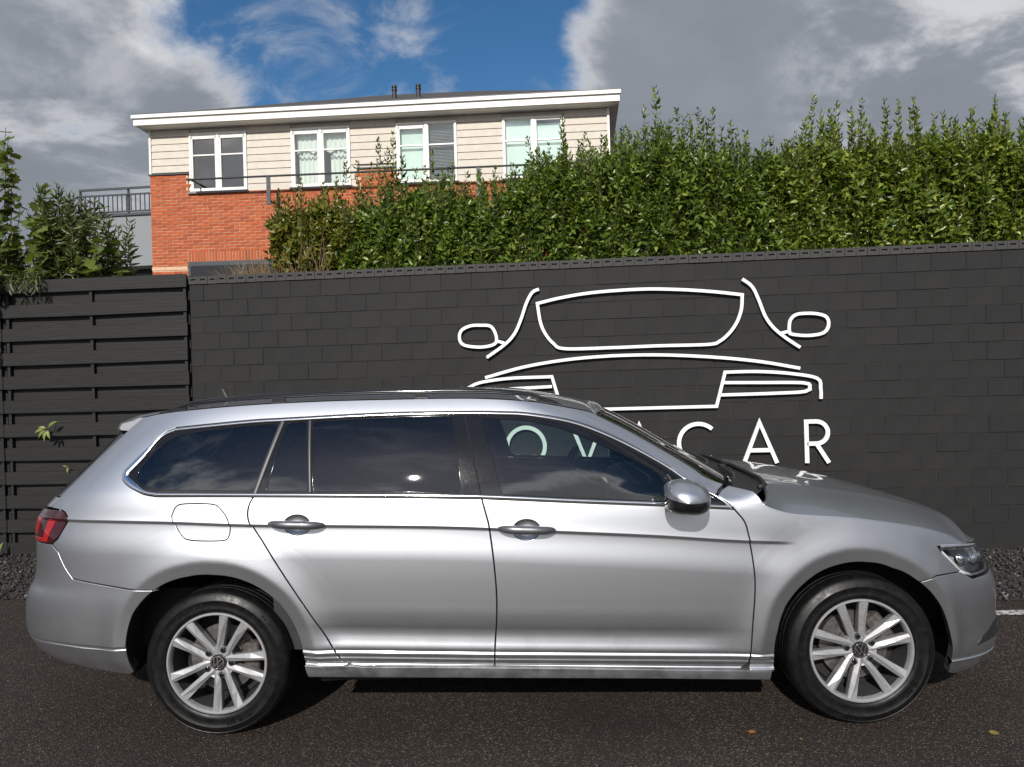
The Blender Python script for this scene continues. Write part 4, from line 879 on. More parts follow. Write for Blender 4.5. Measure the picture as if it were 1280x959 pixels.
def disp(s, z):
    d = np.zeros(np.broadcast(s, z).shape)
    # shoulder crease: sharp edge with an undercut below it
    g = z - CREASE(s); am = (1 - sst(.93, 1.13, s)) * sst(-2.45, -2.30, s)
    up = .0045 * np.exp(-np.maximum(g, 0) / .035) * (g >= 0); u = np.maximum(-g, 0)
    dn = np.where(g < 0, .0045 - .0150 * sst(0, .016, u) + .0105 * sst(.016, .15, u), 0)
    d = d + am * (up + dn)
    # scallop, rubbing strip and door foot
    h = z - MOULD(s); mid = sst(-1.04, -.80, s) * (1 - sst(.62, 1.0, s)); low = LOWER(np.clip(h, -.25, .24)); sc = np.where(h > .018, low * mid, low)
    lim = sst(-1.12, -1.02, s) * (1 - sst(1.0, 1.1, s)); d = d + np.where(h < .30, sc, 0) * lim
    # wheel arch flares
    for cx, tab in ((-WX, AR_R), (WX, AR_F)):
        r = np.hypot(s - cx, z - .32); q = r - arch_r(tab, s, z, cx); up = sst(.24, .34, z)
        fl = np.where(q < .22, FLARE(np.clip(q, -.06, .22)), 0)
        d = d + np.where(r < .85, fl, 0) * up * (1 - sst(1.92, 2.10, np.abs(s)))
    # bumper foot lines
    e = sst(-1.70, -1.80, s); zr = .392 + .012 * sst(-1.9, -2.4, s); k = z - zr
    d = d + e * np.where(k < .10, np.interp(k, [-.2, -.05, -.016, -.012, -.009, -.002, .0015, .005, .03, .09], [-.02, -.010, -.0055, -.0042, -.0070, -.0062, -.0015, .0004, .0, 0]), 0)
    e = sst(1.86, 1.93, s); k = z - .236
    d = d + e * np.where(k < .10, np.interp(k, [-.1, -.03, -.014, -.010, -.002, .002, .03, .09], [-.012, -.009, -.008, -.002, .004, -.003, .0, 0]), 0)
    return d
SURF_UP = False
def P0(s, z):
    s, z = np.broadcast_arrays(np.asarray(s, float), np.asarray(z, float)); w0 = HALF(z); ar = REAR(z)
    lo = SE(s, z, 0., ar, FRONT(z), 7., 5.8, w0, .10, .10); hi = SE(s, z, XC, ar - .286, SCREEN(z), 7., 6., w0, .06, .07)
    if SURF_UP: return hi
    wx = 1 - sst(.85, 1.05, s); w = (sst(.95, 1.07, z) * (wx + (1 - wx) * sst(1.0, 1.07, z)))[..., None]
    return lo * (1 - w) + hi * w
def P(s, z):
    p = P0(s, z).copy()
    if SURF_UP: return p
    p[..., 1] -= disp(np.asarray(s, float), np.asarray(z, float)) * np.clip(-p[..., 1] / .5, 0, 1); return p
def PN(s, z, e=.0012):
    p = P(s, z); a = P(s + e, z) - P(s - e, z); b = P(s, z + e) - P(s, z - e); n = np.cross(a, b)
    n = n / np.maximum(np.linalg.norm(n, axis=-1, keepdims=True), 1e-12); return p, n
def s_front(z): return float(FRONT(z) + HALF(z))
def s_screen(z): return float(XC + SCREEN(z) + HALF(z))
def s_rear(z): return -float(REAR(z) + HALF(z)) if z < 1.0 else -float(REAR(z) - .286 - XC + HALF(z))

def inside(pts, poly):
    x, y = pts[:, 0][:, None], pts[:, 1][:, None]; a = poly; b = np.roll(poly, -1, 0)
    c = ((a[:, 1] > y) != (b[:, 1] > y)); xi = a[:, 0] + (y - a[:, 1]) * (b[:, 0] - a[:, 0]) / np.where(b[:, 1] == a[:, 1], 1e-12, b[:, 1] - a[:, 1])
    return ((c & (x < xi)).sum(1) % 2) == 1
def area(p): q = np.roll(p, -1, 0); return 0.5 * np.sum(p[:, 0] * q[:, 1] - q[:, 0] * p[:, 1])
def densify(p, step):
    out = []; q = np.roll(p, -1, 0)
    for a, b in zip(p, q):
        L = np.linalg.norm(b - a)
        if L < 1e-6: continue
        k = max(1, int(np.ceil(L / step)))
        for j in range(k): out.append(a + (b - a) * j / k)
    return np.array(out)
def inset(p, d):
    """shrink a closed outline by d (positive = inwards)"""
    if area(p) < 0: p = p[::-1]
    a = p - np.roll(p, 1, 0); b = np.roll(p, -1, 0) - p
    na = np.stack([-a[:, 1], a[:, 0]], 1) / np.linalg.norm(a, axis=1, keepdims=True); nb = np.stack([-b[:, 1], b[:, 0]], 1) / np.linalg.norm(b, axis=1, keepdims=True)
    n = na + nb; L = np.linalg.norm(n, axis=1, keepdims=True); n = n / np.maximum(L, 1e-6); k = 1 / np.maximum(.5, (n * na).sum(1, keepdims=True))
    return p + n * k * d
def join(*runs):
    out = []
    for r in runs:
        for q in np.asarray(r, float):
            if not out or np.linalg.norm(q - out[-1]) > 2e-4: out.append(q)
    if np.linalg.norm(out[0] - out[-1]) < 2e-4: out.pop()
    return np.array(out)
def cr(pts, step=.012): return catpath(pts, step)

# rows of the panel mesh follow the foot line and the shoulder crease, so that the edges stay crisp
FOOT = LERP([(-3.3, .404), (-2.4, .404), (-1.9, .392), (-1.75, .392), (-1.15, .366), (-1.01, .3616), (-.18, .3337), (.913, .3033), (1.15, .297), (1.86, .236), (3.2, .236)])
_H = np.array([-.25, -.20, -.16, -.125, -.105, -.085, -.065, -.0585, -.055, -.045, -.034, -.0285, -.025, -.021, -.016, -.012, -.009, -.005, -.002, .001, .0035, .007, .0105, .014, .018, .024, .034, .045, .06, .072, .085, .095, .105, .117, .13, .15, .17, .19, .21])
_G = np.array([-.15, -.14, -.13, -.12, -.11, -.10, -.09, -.08, -.07, -.0625, -.055, -.0475, -.04, -.03, -.022, -.016, -.012, -.008, -.004, -.0015, 0, .0015, .004, .008, .014, .022, .032, .045])
_T = np.linspace(0, 1, 26)[1:-1]; _U = np.linspace(0, 1, 26)[1:]
def rowz(s):
    f = FOOT(s)[:, None]; c = CREASE(np.clip(s, -2.4, 1.2))[:, None]; a = f + .21; b = c - .15; e = c + .045
    return np.concatenate([f + _H, a + (b - a) * _T, c + _G, e + (1.52 - e) * _U], 1)
def warp(p, ds):
    p = np.asarray(p, float); Z = rowz(p[:, 0]); K = Z.shape[1]; i = np.clip((Z < p[:, 1:2]).sum(1) - 1, 0, K - 2); r = np.arange(len(p))
    return np.stack([p[:, 0], (i + (p[:, 1] - Z[r, i]) / (Z[r, i + 1] - Z[r, i])) * ds], 1)
def unwarp(q, ds):
    Z = rowz(q[:, 0]); k = q[:, 1] / ds; i = np.clip(np.floor(k).astype(int), 0, Z.shape[1] - 2); r = np.arange(len(q))
    return np.stack([q[:, 0], Z[r, i] + (k - i) * (Z[r, i + 1] - Z[r, i])], 1)
def wdens(p, ds):
    q = densify(warp(p, ds), ds * .8); return unwarp(q, ds)
CAR = thing('estate_car', 'silver estate car parked side-on in front of the black wall', 'car', (0.0903, 3.9447, 0), R(-1.234379))
def skin(poly, holes=(), off=0.0, ds=.018, dz=.011, gap=.0024, flange=.014, inner=None):
    """vertices, triangles, normals of one panel on the near flank"""
    poly = np.asarray(poly, float)
    if area(poly) < 0: poly = poly[::-1]
    r1 = min(.0022, flange * .3) if flange and flange > 0 else 0
    g0 = gap + r1 if gap else 0
    outer = wdens(inset(densify(poly, .014), g0) if g0 else poly, ds)
    loops = [outer] + [wdens(inset(densify(np.asarray(h), .014), -g0), ds)[::-1] for h in holes]
    raw = loops; loops = [warp(l, ds) for l in loops]; outer = loops[0]
    allb = np.concatenate(loops)
    lo, hi = outer.min(0), outer.max(0); nx = int((hi[0] - lo[0]) / ds) + 1; k0 = math.floor(lo[1] / ds); nz = int((hi[1] - lo[1]) / ds) + 3
    gx, gz = np.meshgrid(lo[0] + (np.arange(nx) + .5) * ds, (k0 + np.arange(nz)) * ds)
    g = np.stack([gx.ravel(), gz.ravel()], 1); g = g[inside(g, outer)]
    for h in loops[1:]: g = g[~inside(g, h)]
    if len(g):
        keep = np.ones(len(g), bool)
        for k in range(0, len(g), 4000):
            dd = (g[k:k + 4000, None, :] - allb[None]) / ds; keep[k:k + 4000] = ((dd ** 2).sum(-1).min(1) > .22)
        g = g[keep]
    pts = np.concatenate([allb, g]); edges = []; k = 0
    for l in loops:
        edges += [(k + i, k + (i + 1) % len(l)) for i in range(len(l))]; k += len(l)
    r = delaunay_2d_cdt([Vector(p) for p in pts], edges, [], 0, 1e-7)
    V2 = np.array([v[:] for v in r[0]]); T = np.array(r[2])
    cen = V2[T].mean(1); ok = inside(cen, outer)
    for h in loops[1:]: ok &= ~inside(cen, h)
    T = T[ok]
    a2 = (V2[T[:, 1]] - V2[T[:, 0]]); b2 = (V2[T[:, 2]] - V2[T[:, 0]]); fl = a2[:, 0] * b2[:, 1] - a2[:, 1] * b2[:, 0] < 0; T[fl] = T[fl][:, ::-1]
    V2 = unwarp(V2, ds); p, n = PN(V2[:, 0], V2[:, 1]); V = [p + n * off]; N = [n]; F = [T]; base = len(p)
    mats = [np.zeros(len(T), int)]
    if inner is not None:
        V.append(p - n * inner); N.append(-n); F.append(T[:, ::-1] + base); base += len(p); mats.append(np.ones(len(T), int))
    if flange:
        for l in raw:
            q, m = PN(l[:, 0], l[:, 1]); q = q + m * off; t = np.roll(q, -1, 0) - np.roll(q, 1, 0); o = np.cross(t, m); o /= np.maximum(np.linalg.norm(o, axis=1, keepdims=True), 1e-9)
            mm = (m + o) ; mm /= np.maximum(np.linalg.norm(mm, axis=1, keepdims=True), 1e-9)
            rows = [q, q + o * (r1 * .75) - m * (r1 * .35), q + o * r1 - m * r1, q + o * r1 - m * flange]; nr = [m, mm, o, o]; c = len(l); i = np.arange(c); j = (i + 1) % c
            for a in range(3):
                A, B = base + a * c, base + (a + 1) * c
                F.append(np.stack([A + i, B + i, B + j], 1)); F.append(np.stack([A + i, B + j, A + j], 1)); mats += [np.zeros(c, int)] * 2
            V += rows; N += nr; base += 4 * c
    return np.concatenate(V), np.concatenate(F), np.concatenate(N), np.concatenate(mats)
MIR = np.array([1., -1., 1.])
def side_objs(name, data, mat, parent=CAR, both=True, mat2=None, **k):
    V, F, N, mi = data; out = []
    for far in ((False, True) if both else (False,)):
        me = arr_mesh(name, V * MIR if far else V, F[:, ::-1] if far else F, True, N * MIR if far else N)
        me.materials.append(M[mat])
        if mat2: me.materials.append(M[mat2]); me.polygons.foreach_set('material_index', mi.astype(np.int32))
        out.append(mesh_obj(name, me, None, parent[1 if far else 0] if isinstance(parent, (list, tuple)) else parent, **k))
    return out
def whole_obj(name, data, mat, parent=CAR, mat2=None, **k):
    V, F, N, mi = data; n = len(V)
    me = arr_mesh(name, np.concatenate([V, V * MIR]), np.concatenate([F, F[:, ::-1] + n]), True, np.concatenate([N, N * MIR])); me.materials.append(M[mat])
    if mat2: me.materials.append(M[mat2]); me.polygons.foreach_set('material_index', np.concatenate([mi, mi]).astype(np.int32))
    return mesh_obj(name, me, None, parent, **k)
def strip(path, width, height, closed=False, off=0.0, prof=None):
    """raised moulding along a path on the skin"""
    p2 = np.asarray(path, float); q, n = PN(p2[:, 0], p2[:, 1])
    if closed: t = np.roll(q, -1, 0) - np.roll(q, 1, 0)
    else: t = np.gradient(q, axis=0)
    t /= np.maximum(np.linalg.norm(t, axis=1, keepdims=True), 1e-9); b = np.cross(n, t); w = np.broadcast_to(width, len(q))[:, None]
    prof = prof or [(-.5, -.25), (-.5, .35), (-.36, .80), (-.12, 1.0), (.12, 1.0), (.36, .80), (.5, .35), (.5, -.25)]
    m = len(prof); V = np.stack([q + b * (w * u) + n * (height * v + off) for u, v in prof], 1).reshape(-1, 3); F = []; c = len(q)
    for i in range(c if closed else c - 1):
        j = (i + 1) % c
        for k in range(m - 1): F.append((i * m + k, j * m + k, j * m + k + 1, i * m + k + 1))
    if not closed: F += [tuple(range(m)), tuple(reversed(range((c - 1) * m, c * m)))]
    return V, F
def strip_objs(name, path, width, height, mat, parent=CAR, closed=False, off=0.0, both=True):
    V, F = strip(path, width, height, closed, off); out = []
    for far in ((False, True) if both else (False,)):
        o = mesh_obj(name, py_mesh(name, V * MIR if far else V, [tuple(reversed(f)) for f in F] if not far else F, True), mat, parent[1 if far else 0] if isinstance(parent, (list, tuple)) else parent); auto_smooth(o, 50); out.append(o)
    return out

# ------------------------------------------------------------------ outlines traced on the skin
bump_r = [(-1.655, .6462), (-1.7799, .653), (-2.0451, .6796), (-2.1645, .6926)]
bump_r2 = [(-2.1645, .6926), (-2.25, .7483), (-2.3505, .8381)]
shut_rr = [(-1.2125, 1.038), (-1.2288, 1.0046), (-1.2335, .964), (-1.2237, .9285), (-1.2019, .8942), (-1.1598, .8355), (-1.0919, .7312), (-.993, .5764), (-.9119, .4449), (-.87, .3732), (-.8448, .3293), (-.8116, .303), (-.7704, .2945), (-.70, .2930), (-.1800, .2785)]
shut_b = [(-.2160, 1.0075), (-.1990, .945), (-.1871, .8987), (-.1832, .8608), (-.1704, .7484), (-.1622, .6147), (-.1638, .5062), (-.1744, .3838), (-.1800, .2785)]
shut_f = [(.8629, .9375), (.903, .8856), (.9183, .8248), (.9308, .7522), (.9388, .641), (.9349, .5516), (.9251, .448), (.9149, .3069), (.905, .268), (.880, .2455)]
belt = [(.8629, .9375), (.5400, .9600), (.2030, .9805), (-.2160, 1.0075), (-.6390, 1.0222), (-1.2125, 1.038), (-1.45, 1.044), (-1.66, 1.0480)]
dlo_top = [(-1.66, 1.0480), (-1.733, 1.0605), (-1.8221, 1.096), (-1.872, 1.1272), (-1.8736, 1.1595), (-1.8001, 1.2341), (-1.7229, 1.3127), (-1.6529, 1.3402), (-1.285, 1.3652), (-1.1196, 1.371), (-.6592, 1.3823), (-.2952, 1.3794), (-.1321, 1.374), (-.0056, 1.3649), (.1704, 1.3325), (.31, 1.2881), (.4931, 1.2087), (.6824, 1.1074), (.8057, 1.0050), (.8629, .9375)]
a_up = [(.9292, 1.0312), (.8259, 1.1207), (.5661, 1.261), (.3763, 1.3425)]
roof_e = [(.3763, 1.3425), (.3400, 1.3610), (.1573, 1.3932), (-.0025, 1.4195), (-.1867, 1.4354), (-.3704, 1.4422), (-.6654, 1.4448), (-.9618, 1.4446), (-1.3401, 1.4351), (-1.8246, 1.4067), (-1.96, 1.392)]
hatch_e = [(-1.96, 1.392), (-2.045, 1.3195), (-2.168, 1.2081), (-2.255, 1.1201), (-2.340, 1.0393), (-2.385, .9916)]
tail = [(-2.385, .9916), (-2.2994, .9882), (-2.2376, .9617), (-2.2408, .9354), (-2.3505, .8381)]
bonnet_e = [(.9775, 1.0094), (.9915, .9572), (1.0535, .9267), (1.1469, .9063), (1.3875, .8858), (1.6735, .8477), (1.9724, .7989), (2.0855, .7546), (2.1462, .7311)]
lampf = [(1.9043, .7407), (1.9719, .7465), (2.0855, .7390), (2.1462, .7311), (2.3101, .7180), (2.40, .7080), (2.47, .6700), (2.45, .615), (2.30, .590), (2.1934, .5895), (2.1382, .5883), (2.0754, .626), (1.9356, .7076)]
sill_t = [(-1.0073, .3032), (-.8331, .2975), (-.7950, .2965), (-.7600, .2925), (-.1800, .2768), (.9149, .2407), (1.0152, .2382)]
sill_b = [(-.9985, .2406), (-.5933, .2313), (-.1835, .2209), (.445, .2059), (1.0122, .1869)]
fuel = [(-1.5803, .9655), (-1.5621, 1.0024), (-1.5228, 1.0141), (-1.3956, 1.0104), (-1.3581, .9902), (-1.3248, .9488), (-1.3151, .9135), (-1.3196, .8729), (-1.3475, .8564), (-1.4918, .861), (-1.5372, .8835), (-1.5717, .936)]
q_glass = [(-1.8147, 1.129), (-1.7784, 1.1964), (-1.6953, 1.2779), (-1.6382, 1.3098), (-1.5524, 1.321), (-1.1281, 1.3553), (-1.1618, 1.2089), (-1.2025, 1.0618), (-1.6996, 1.0785), (-1.776, 1.1053)]
g_small = [(-1.1633, 1.0592), (-1.1293, 1.2081), (-1.0983, 1.3538), (-1.0089, 1.3596), (-.9748, 1.0549)]
g_main = [(-.9802, 1.3621), (-.658, 1.3677), (-.3455, 1.363), (-.3208, 1.195), (-.3024, 1.0334), (-.6401, 1.0470), (-.953, 1.0535)]
g_front = [(-.2246, 1.3528), (-.0119, 1.3384), (.1301, 1.3052), (.2962, 1.2381), (.4665, 1.1603), (.6115, 1.0862), (.6299, 1.0483), (.5867, .9765), (.5413, .9792), (.2039, .9994), (-.1284, 1.0204), (-.1727, 1.1913)]
def arc(tab, cx, a0, a1, n=60):
    th = np.radians(np.linspace(a0, a1, n)); r = np.interp(np.degrees(th), [a for a, b in tab], [b for a, b in tab]); return np.stack([cx + r * np.cos(th), .32 + r * np.sin(th)], 1)
def ang_at(tab, cx, z, lo, hi):          # angle where the arch reaches height z
    a = np.linspace(lo, hi, 2000); r = np.interp(a, [x for x, y in tab], [y for x, y in tab]); return a[np.argmin(np.abs(.32 + r * np.sin(np.radians(a)) - z))]

# ------------------------------------------------------------------ body panels
def build_body():
    a_rr = ang_at(AR_R, -WX, .6462, 90, 170); a_r0 = ang_at(AR_R, -WX, .3032, -5, 20)
    # side frame: quarter, rear pillar, roof rail flank, windscreen pillar
    side = join(cr(bump_r2)[::-1], cr(bump_r)[::-1], arc(AR_R, -WX, a_rr, a_r0, 80), [(-1.0073, .3032), (-.8331, .2955), (-.8116, .303)], cr(shut_rr[:12])[::-1],
                [(-1.2125, 1.038), (-1.45, 1.044), (-1.66, 1.0480)], cr(dlo_top[:5]), cr(dlo_top[4:8]), cr(dlo_top[7:19])[1:-1], [(.815, .996), (.858, 1.0115)], cr(a_up), cr(roof_e), cr(hatch_e), tail[1:4], [(-2.3505, .8381)])
    fl = cr(fuel + [fuel[0]])[:-1]
    frame = side_objs('side_frame', skin(side, [fl], inner=.02, ds=.013), 'silver', mat2='black_plastic')
    side_objs('fuel_flap', skin(fl, gap=.0006), 'silver', frame, both=False)
    # doors with handle recesses
    def ell(cx, cz, a, b, n=40): t = np.linspace(0, 2 * np.pi, n, endpoint=False); return np.stack([cx + a * np.cos(t), cz + b * np.sin(t)], 1)
    hr, hf = (-1.0165, .9145), (-.026, .8712)
    rd = join(cr(shut_rr[:14]), [(-.1800, .2785)], cr(shut_b)[::-1], cr(belt[3:6]))
    fd = join(cr(shut_b), [(.880, .2455)], cr(shut_f)[::-1], cr(belt[:4]))
    rdo = side_objs('rear_door', skin(rd, [ell(*hr, .058, .0425)]), 'silver'); fdo = side_objs('front_door', skin(fd, [ell(*hf, .058, .0435)]), 'silver')
    for door, c, b in ((rdo, hr, .0425), (fdo, hf, .0435)):
        rings = []; V = []; F = []
        for k, (f, dep) in enumerate(((1.0, .001), (.93, -.0015), (.78, -.006), (.5, -.009), (.05, -.010))):
            e = ell(*c, .058 * f, b * f, 40); q, n = PN(e[:, 0], e[:, 1]); V.append(q + n * dep)
        for k in range(4):
            for i in range(40): F.append((k * 40 + i, k * 40 + (i + 1) % 40, k * 40 + 40 + (i + 1) % 40, k * 40 + 40 + i))
        V = np.concatenate(V)
        for far in (0, 1): mesh_obj('handle_recess', py_mesh('handle_recess', V * (MIR if far else 1), F, True), 'silver', door[far])
        # pull bar
        m = 34; us = np.linspace(-1, 1, m); V = []; F = []; hl = .126
        for u in us:
            s = c[0] + hl * u; z = c[1] + .004 - .006 * u; q, n = PN(np.array(s), np.array(c[1] + .03)); q[2] = z; n = np.array([0, -1., .03]); lift = .034 * (1 - abs(u) ** 3.2) + .004
            hz = .0185 * (1 - abs(u) ** 5) ** .6 + .002; dp = .013 * (1 - abs(u) ** 6) + .002
            for j in range(14):
                t = 2 * math.pi * j / 14; V.append(q + n * (lift + dp * math.cos(t)) + np.array([0, 0, hz * math.sin(t) * (1.0 if math.sin(t) > 0 else .8)]))
        for i in range(m - 1):
            for j in range(14): F.append((i * 14 + j, i * 14 + (j + 1) % 14, (i + 1) * 14 + (j + 1) % 14, (i + 1) * 14 + j))
        F += [tuple(range(14)), tuple(range((m - 1) * 14, m * 14))]; V = np.array(V)
        for far in (0, 1):
            o = mesh_obj('door_handle', py_mesh('door_handle', V * (MIR if far else 1), F, True), 'dark_silver', door[far])
            if far == 0: o['label'] = 'dark grey pull handle'
    # front wing
    a_f0 = ang_at(AR_F, WX, .2382, 150, 195); a_f1 = ang_at(AR_F, WX, .600, 0, 90)
    wing = join([(.815, .996), (.858, 1.0115), (.9292, 1.0312), (.9775, 1.0094)], cr(bonnet_e[1:]), [(2.0855, .7390), (1.9719, .7465), (1.9043, .7407), (1.9356, .7076), (2.0754, .626)],
                [(2.0611, .6250), (1.8341, .6234)], arc(AR_F, WX, a_f1, a_f0, 80), [(1.0152, .2382), (.9149, .2407)], cr(shut_f[:8])[::-1][0:], [(.8629, .9375)])
    side_objs('front_wing', skin(wing, ds=.011), 'silver')
    side_objs('sill', skin(join(sill_t, sill_b[::-1]), flange=.09), 'sill_paint')
    # bumpers
    a_rb = ang_at(AR_R, -WX, .27, 150, 190)
    zc = [.30, .36, .44, .52, .60, .66]
    rb = join(cr(bump_r), cr(bump_r2), [(-2.55, .836), (-2.80, .832), (-2.86, .70), (-2.92, .662)], [(s_rear(z), z) for z in zc[::-1]], [(-2.95, .30), (-2.70, .305), (-2.4694, .318), (-2.354, .300), (-2.1358, .2775), (-1.8621, .2566)], arc(AR_R, -WX, a_rb, a_rr, 40))
    whole_obj('rear_bumper', skin(rb, flange=.05), 'silver')
    a_fb = ang_at(AR_F, WX, .27, -20, 10)
    fb = join([(1.985, .168), (2.06, .156), (2.1447, .1574), (2.1976, .175), (2.2821, .190)], [(2.6, .19)], [(s_front(z), z) for z in (.19, .26, .34, .42, .5, .58, .64, .69)], [(2.56, .700), (2.49, .690)], lampf[6:9], lampf[9:12], [(2.0611, .6250), (1.8341, .6234)], arc(AR_F, WX, a_f1, a_fb, 50), [(1.958, .22)])
    bo = whole_obj('front_bumper', skin(fb, flange=.03), 'silver')
    def pan(name, poly, mat, off, fl=.008, **k): return whole_obj(name, skin(poly, off=off, gap=0, flange=fl), mat, bo, **k)
    side_objs('fog_recess', skin(np.array([(2.1616, .291), (2.1891, .3248), (2.2715, .3664), (2.46, .375), (2.46, .31), (2.235, .2995)]), off=.003, gap=0, flange=.008), 'black_plastic', bo)
    pan('radiator_grille', join([(2.50, .60), (2.50, .675), (2.60, .688)], [(s_front(z), z) for z in (.688, .62, .56, .50)], [(2.60, .50)]), 'black_plastic', .003)
    for z in (.52, .555, .59, .625, .66):
        V, F = strip(np.array([(s, z) for s in np.linspace(2.56, s_front(z), 40)]), .008, .008, off=.004)
        mesh_obj('grille_bar', py_mesh('grille_bar', np.concatenate([V, V * MIR]), [tuple(reversed(f)) for f in F] + [tuple(i + len(V) for i in f) for f in F], True), 'chrome', bo)
    pan('air_intake', join([(2.56, .26), (2.56, .36)], [(s_front(z), z) for z in (.36, .31, .26)]), 'black_plastic', .003)
    # tailgate with glass, rear lamps
    tg = join(cr(hatch_e[4:]), [(-2.45, .988), (-2.80, .982), (-2.86, .70), (-2.92, .662)], [(s_rear(z), z) for z in (.662, .75, .85, .95, .99, 1.03)])
    tgo = whole_obj('tailgate', skin(tg, [np.array([(-2.80, .978), (-2.80, .838), (-2.62, .838), (-2.62, .978)])] if False else []), 'silver')
    bg = join(cr(hatch_e[1:5]), [(-2.55, 1.035)], [(s_rear(z), z) for z in (1.035, 1.1, 1.16, 1.22, 1.27, 1.318)])
    whole_obj('rear_window', skin(bg, off=-.002, flange=.004), 'privacy_glass', tgo)
    tl = [(-2.2994, .9882), (-2.2376, .9617), (-2.2408, .9354), (-2.3505, .8381), (-2.50, .836), (-2.78, .842), (-2.80, .978), (-2.45, .985), (-2.385, .9875)]
    tls = side_objs('rear_lamp', skin(np.array(tl), off=.004), 'red_lens')
    side_objs('lamp_stripe', skin(np.array([(-2.33, .940), (-2.365, .948), (-2.40, .862), (-2.50, .858), (-2.50, .846), (-2.375, .846)]), off=.0055, gap=0, flange=.003, ds=.01, dz=.006), 'red_bright', tls)
    side_objs('lamp_stripe', skin(np.array([(-2.425, .945), (-2.50, .947), (-2.50, .872), (-2.452, .872)]), off=.0055, gap=0, flange=.003, ds=.01, dz=.006), 'red_bright', tls)
    # inner shell behind the panel gaps
    side_objs('inner_shell', skin(join([(-2.25, .45), (-1.83, .45)], arc(AR_R, -WX, 165, 4, 40), [(-.95, .27), (.98, .22)], arc(AR_F, WX, 190, 6, 40), [(1.96, .40), (2.0, .60), (1.88, .75), (1.55, .83), (1.15, .87), (1.02, .90), (.93, .97), (.84, .935), (.2, .975), (-.64, 1.015), (-1.66, 1.04), (-1.9, 1.06), (-2.2, .95)]), off=-.022, gap=0, flange=0, ds=.06, dz=.04), 'underbody')
    return frame
FRAME = build_body()

def build_glazing():
    dl = join(cr(belt), cr(dlo_top[:5]), cr(dlo_top[4:8]), cr(dlo_top[7:]))
    if area(dl) < 0: dl = dl[::-1]
    qg, gs, gm, gf = (cr(x + [x[0]])[:-1] if sm else densify(np.array(x), .012) for x, sm in ((q_glass, 0), (g_small, 0), (g_main, 0), (g_front, 0)))
    def rounded(p, r=3):
        p = densify(np.array(p, float), .01)
        for _ in range(r): p = .25 * np.roll(p, 1, 0) + .5 * p + .25 * np.roll(p, -1, 0)
        return p
    qg, gs, gm, gf = rounded(q_glass, 30), rounded(g_small, 4), rounded(g_main, 5), rounded(g_front, 6)
    fr = side_objs('window_frame', skin(inset(dl, .012), [qg, gs, gm, gf], off=-.004, gap=0, flange=.012, inner=.012), 'dusty_black', FRAME, mat2='black_plastic')
    for nm, p, mt in (('quarter_window', qg, 'privacy_glass'), ('rear_quarter_light', gs, 'privacy_glass'), ('rear_door_window', gm, 'privacy_glass'), ('front_door_window', gf, 'clear_glass')):
        side_objs(nm, skin(p, off=-.007, gap=-.002, flange=0, ds=.03, dz=.02), mt, CAR)
    # bright trim all round the side glass, heavier at the rear corner
    path = inset(dl, .0085); path = path[np.r_[0:len(path):1]]
    wd = .0135 + .018 * (1 - sst(-1.84, -1.66, path[:, 0])) * sst(1.05, 1.09, path[:, 1]) * (1 - sst(1.22, 1.30, path[:, 1]))
    strip_objs('window_trim', path, wd, .0065, 'chrome', FRAME, closed=True)
    bl = cr(belt); strip_objs('belt_seal', np.stack([bl[:, 0], bl[:, 1] + .0005], 1), .0055, .005, 'black_plastic', FRAME, off=-.001)
    top = join(cr(dlo_top[7:18])); strip_objs('roof_seal', top + np.array([0, .0015]), .005, .003, 'black_plastic', FRAME)
    strip_objs('pillar_trim', np.array([(-1.2085 + .0885 * k / 20, 1.052 + .306 * k / 20) for k in range(21)]), .020, .004, 'dark_satin', FRAME, off=-.003)
    strip_objs('pillar_trim', np.array([(-.9645 - .0302 * k / 20, 1.052 + .306 * k / 20) for k in range(21)]), .014, .004, 'dark_satin', FRAME, off=-.003)
    strip_objs('pillar_trim', np.array([(.640 + .012 * math.sin(k / 6), .985 + .10 * k / 20) for k in range(21)]), .012, .004, 'black_plastic', FRAME, off=-.003)
    # gap between the door frames at the centre pillar
    strip_objs('pillar_gap', np.array([(-.293 + .0755 * k / 20, 1.372 - .358 * k / 20) for k in range(21)]), .005, .003, 'underbody', FRAME, off=-.004)
    # windscreen
    zt = 1.372
    ws = join(cr(a_up), [(.42, 1.352), (.50, 1.358), (.7, 1.366)], [(s_screen(z), z) for z in (1.368, 1.3, 1.25, 1.2, 1.15, 1.1, 1.05, 1.012)], [(1.4, 1.012), (1.1, 1.018), (.98, 1.022)])
    global SURF_UP; SURF_UP = True
    w = whole_obj('windscreen', skin(ws, off=-.003, gap=.002, flange=.005, ds=.03), 'clear_glass')
    q = cr(a_up); strip_objs('screen_seal', q + np.array([.006, .002]), .022, .003, 'black_gloss', w, off=-.002)
    V, F = strip(np.array([(s, np.interp(s, [.376, .42, .5, .7, s_screen(1.366)], [1.3425, 1.352, 1.358, 1.366, 1.367])) for s in np.linspace(.376, s_screen(1.366) - .001, 40)]), .02, .003, off=-.001)
    mesh_obj('screen_header', py_mesh('screen_header', np.concatenate([V, V * MIR]), [tuple(reversed(f)) for f in F] + [tuple(i + len(V) for i in f) for f in F], True), 'black_gloss', w)
    SURF_UP = False
build_glazing()

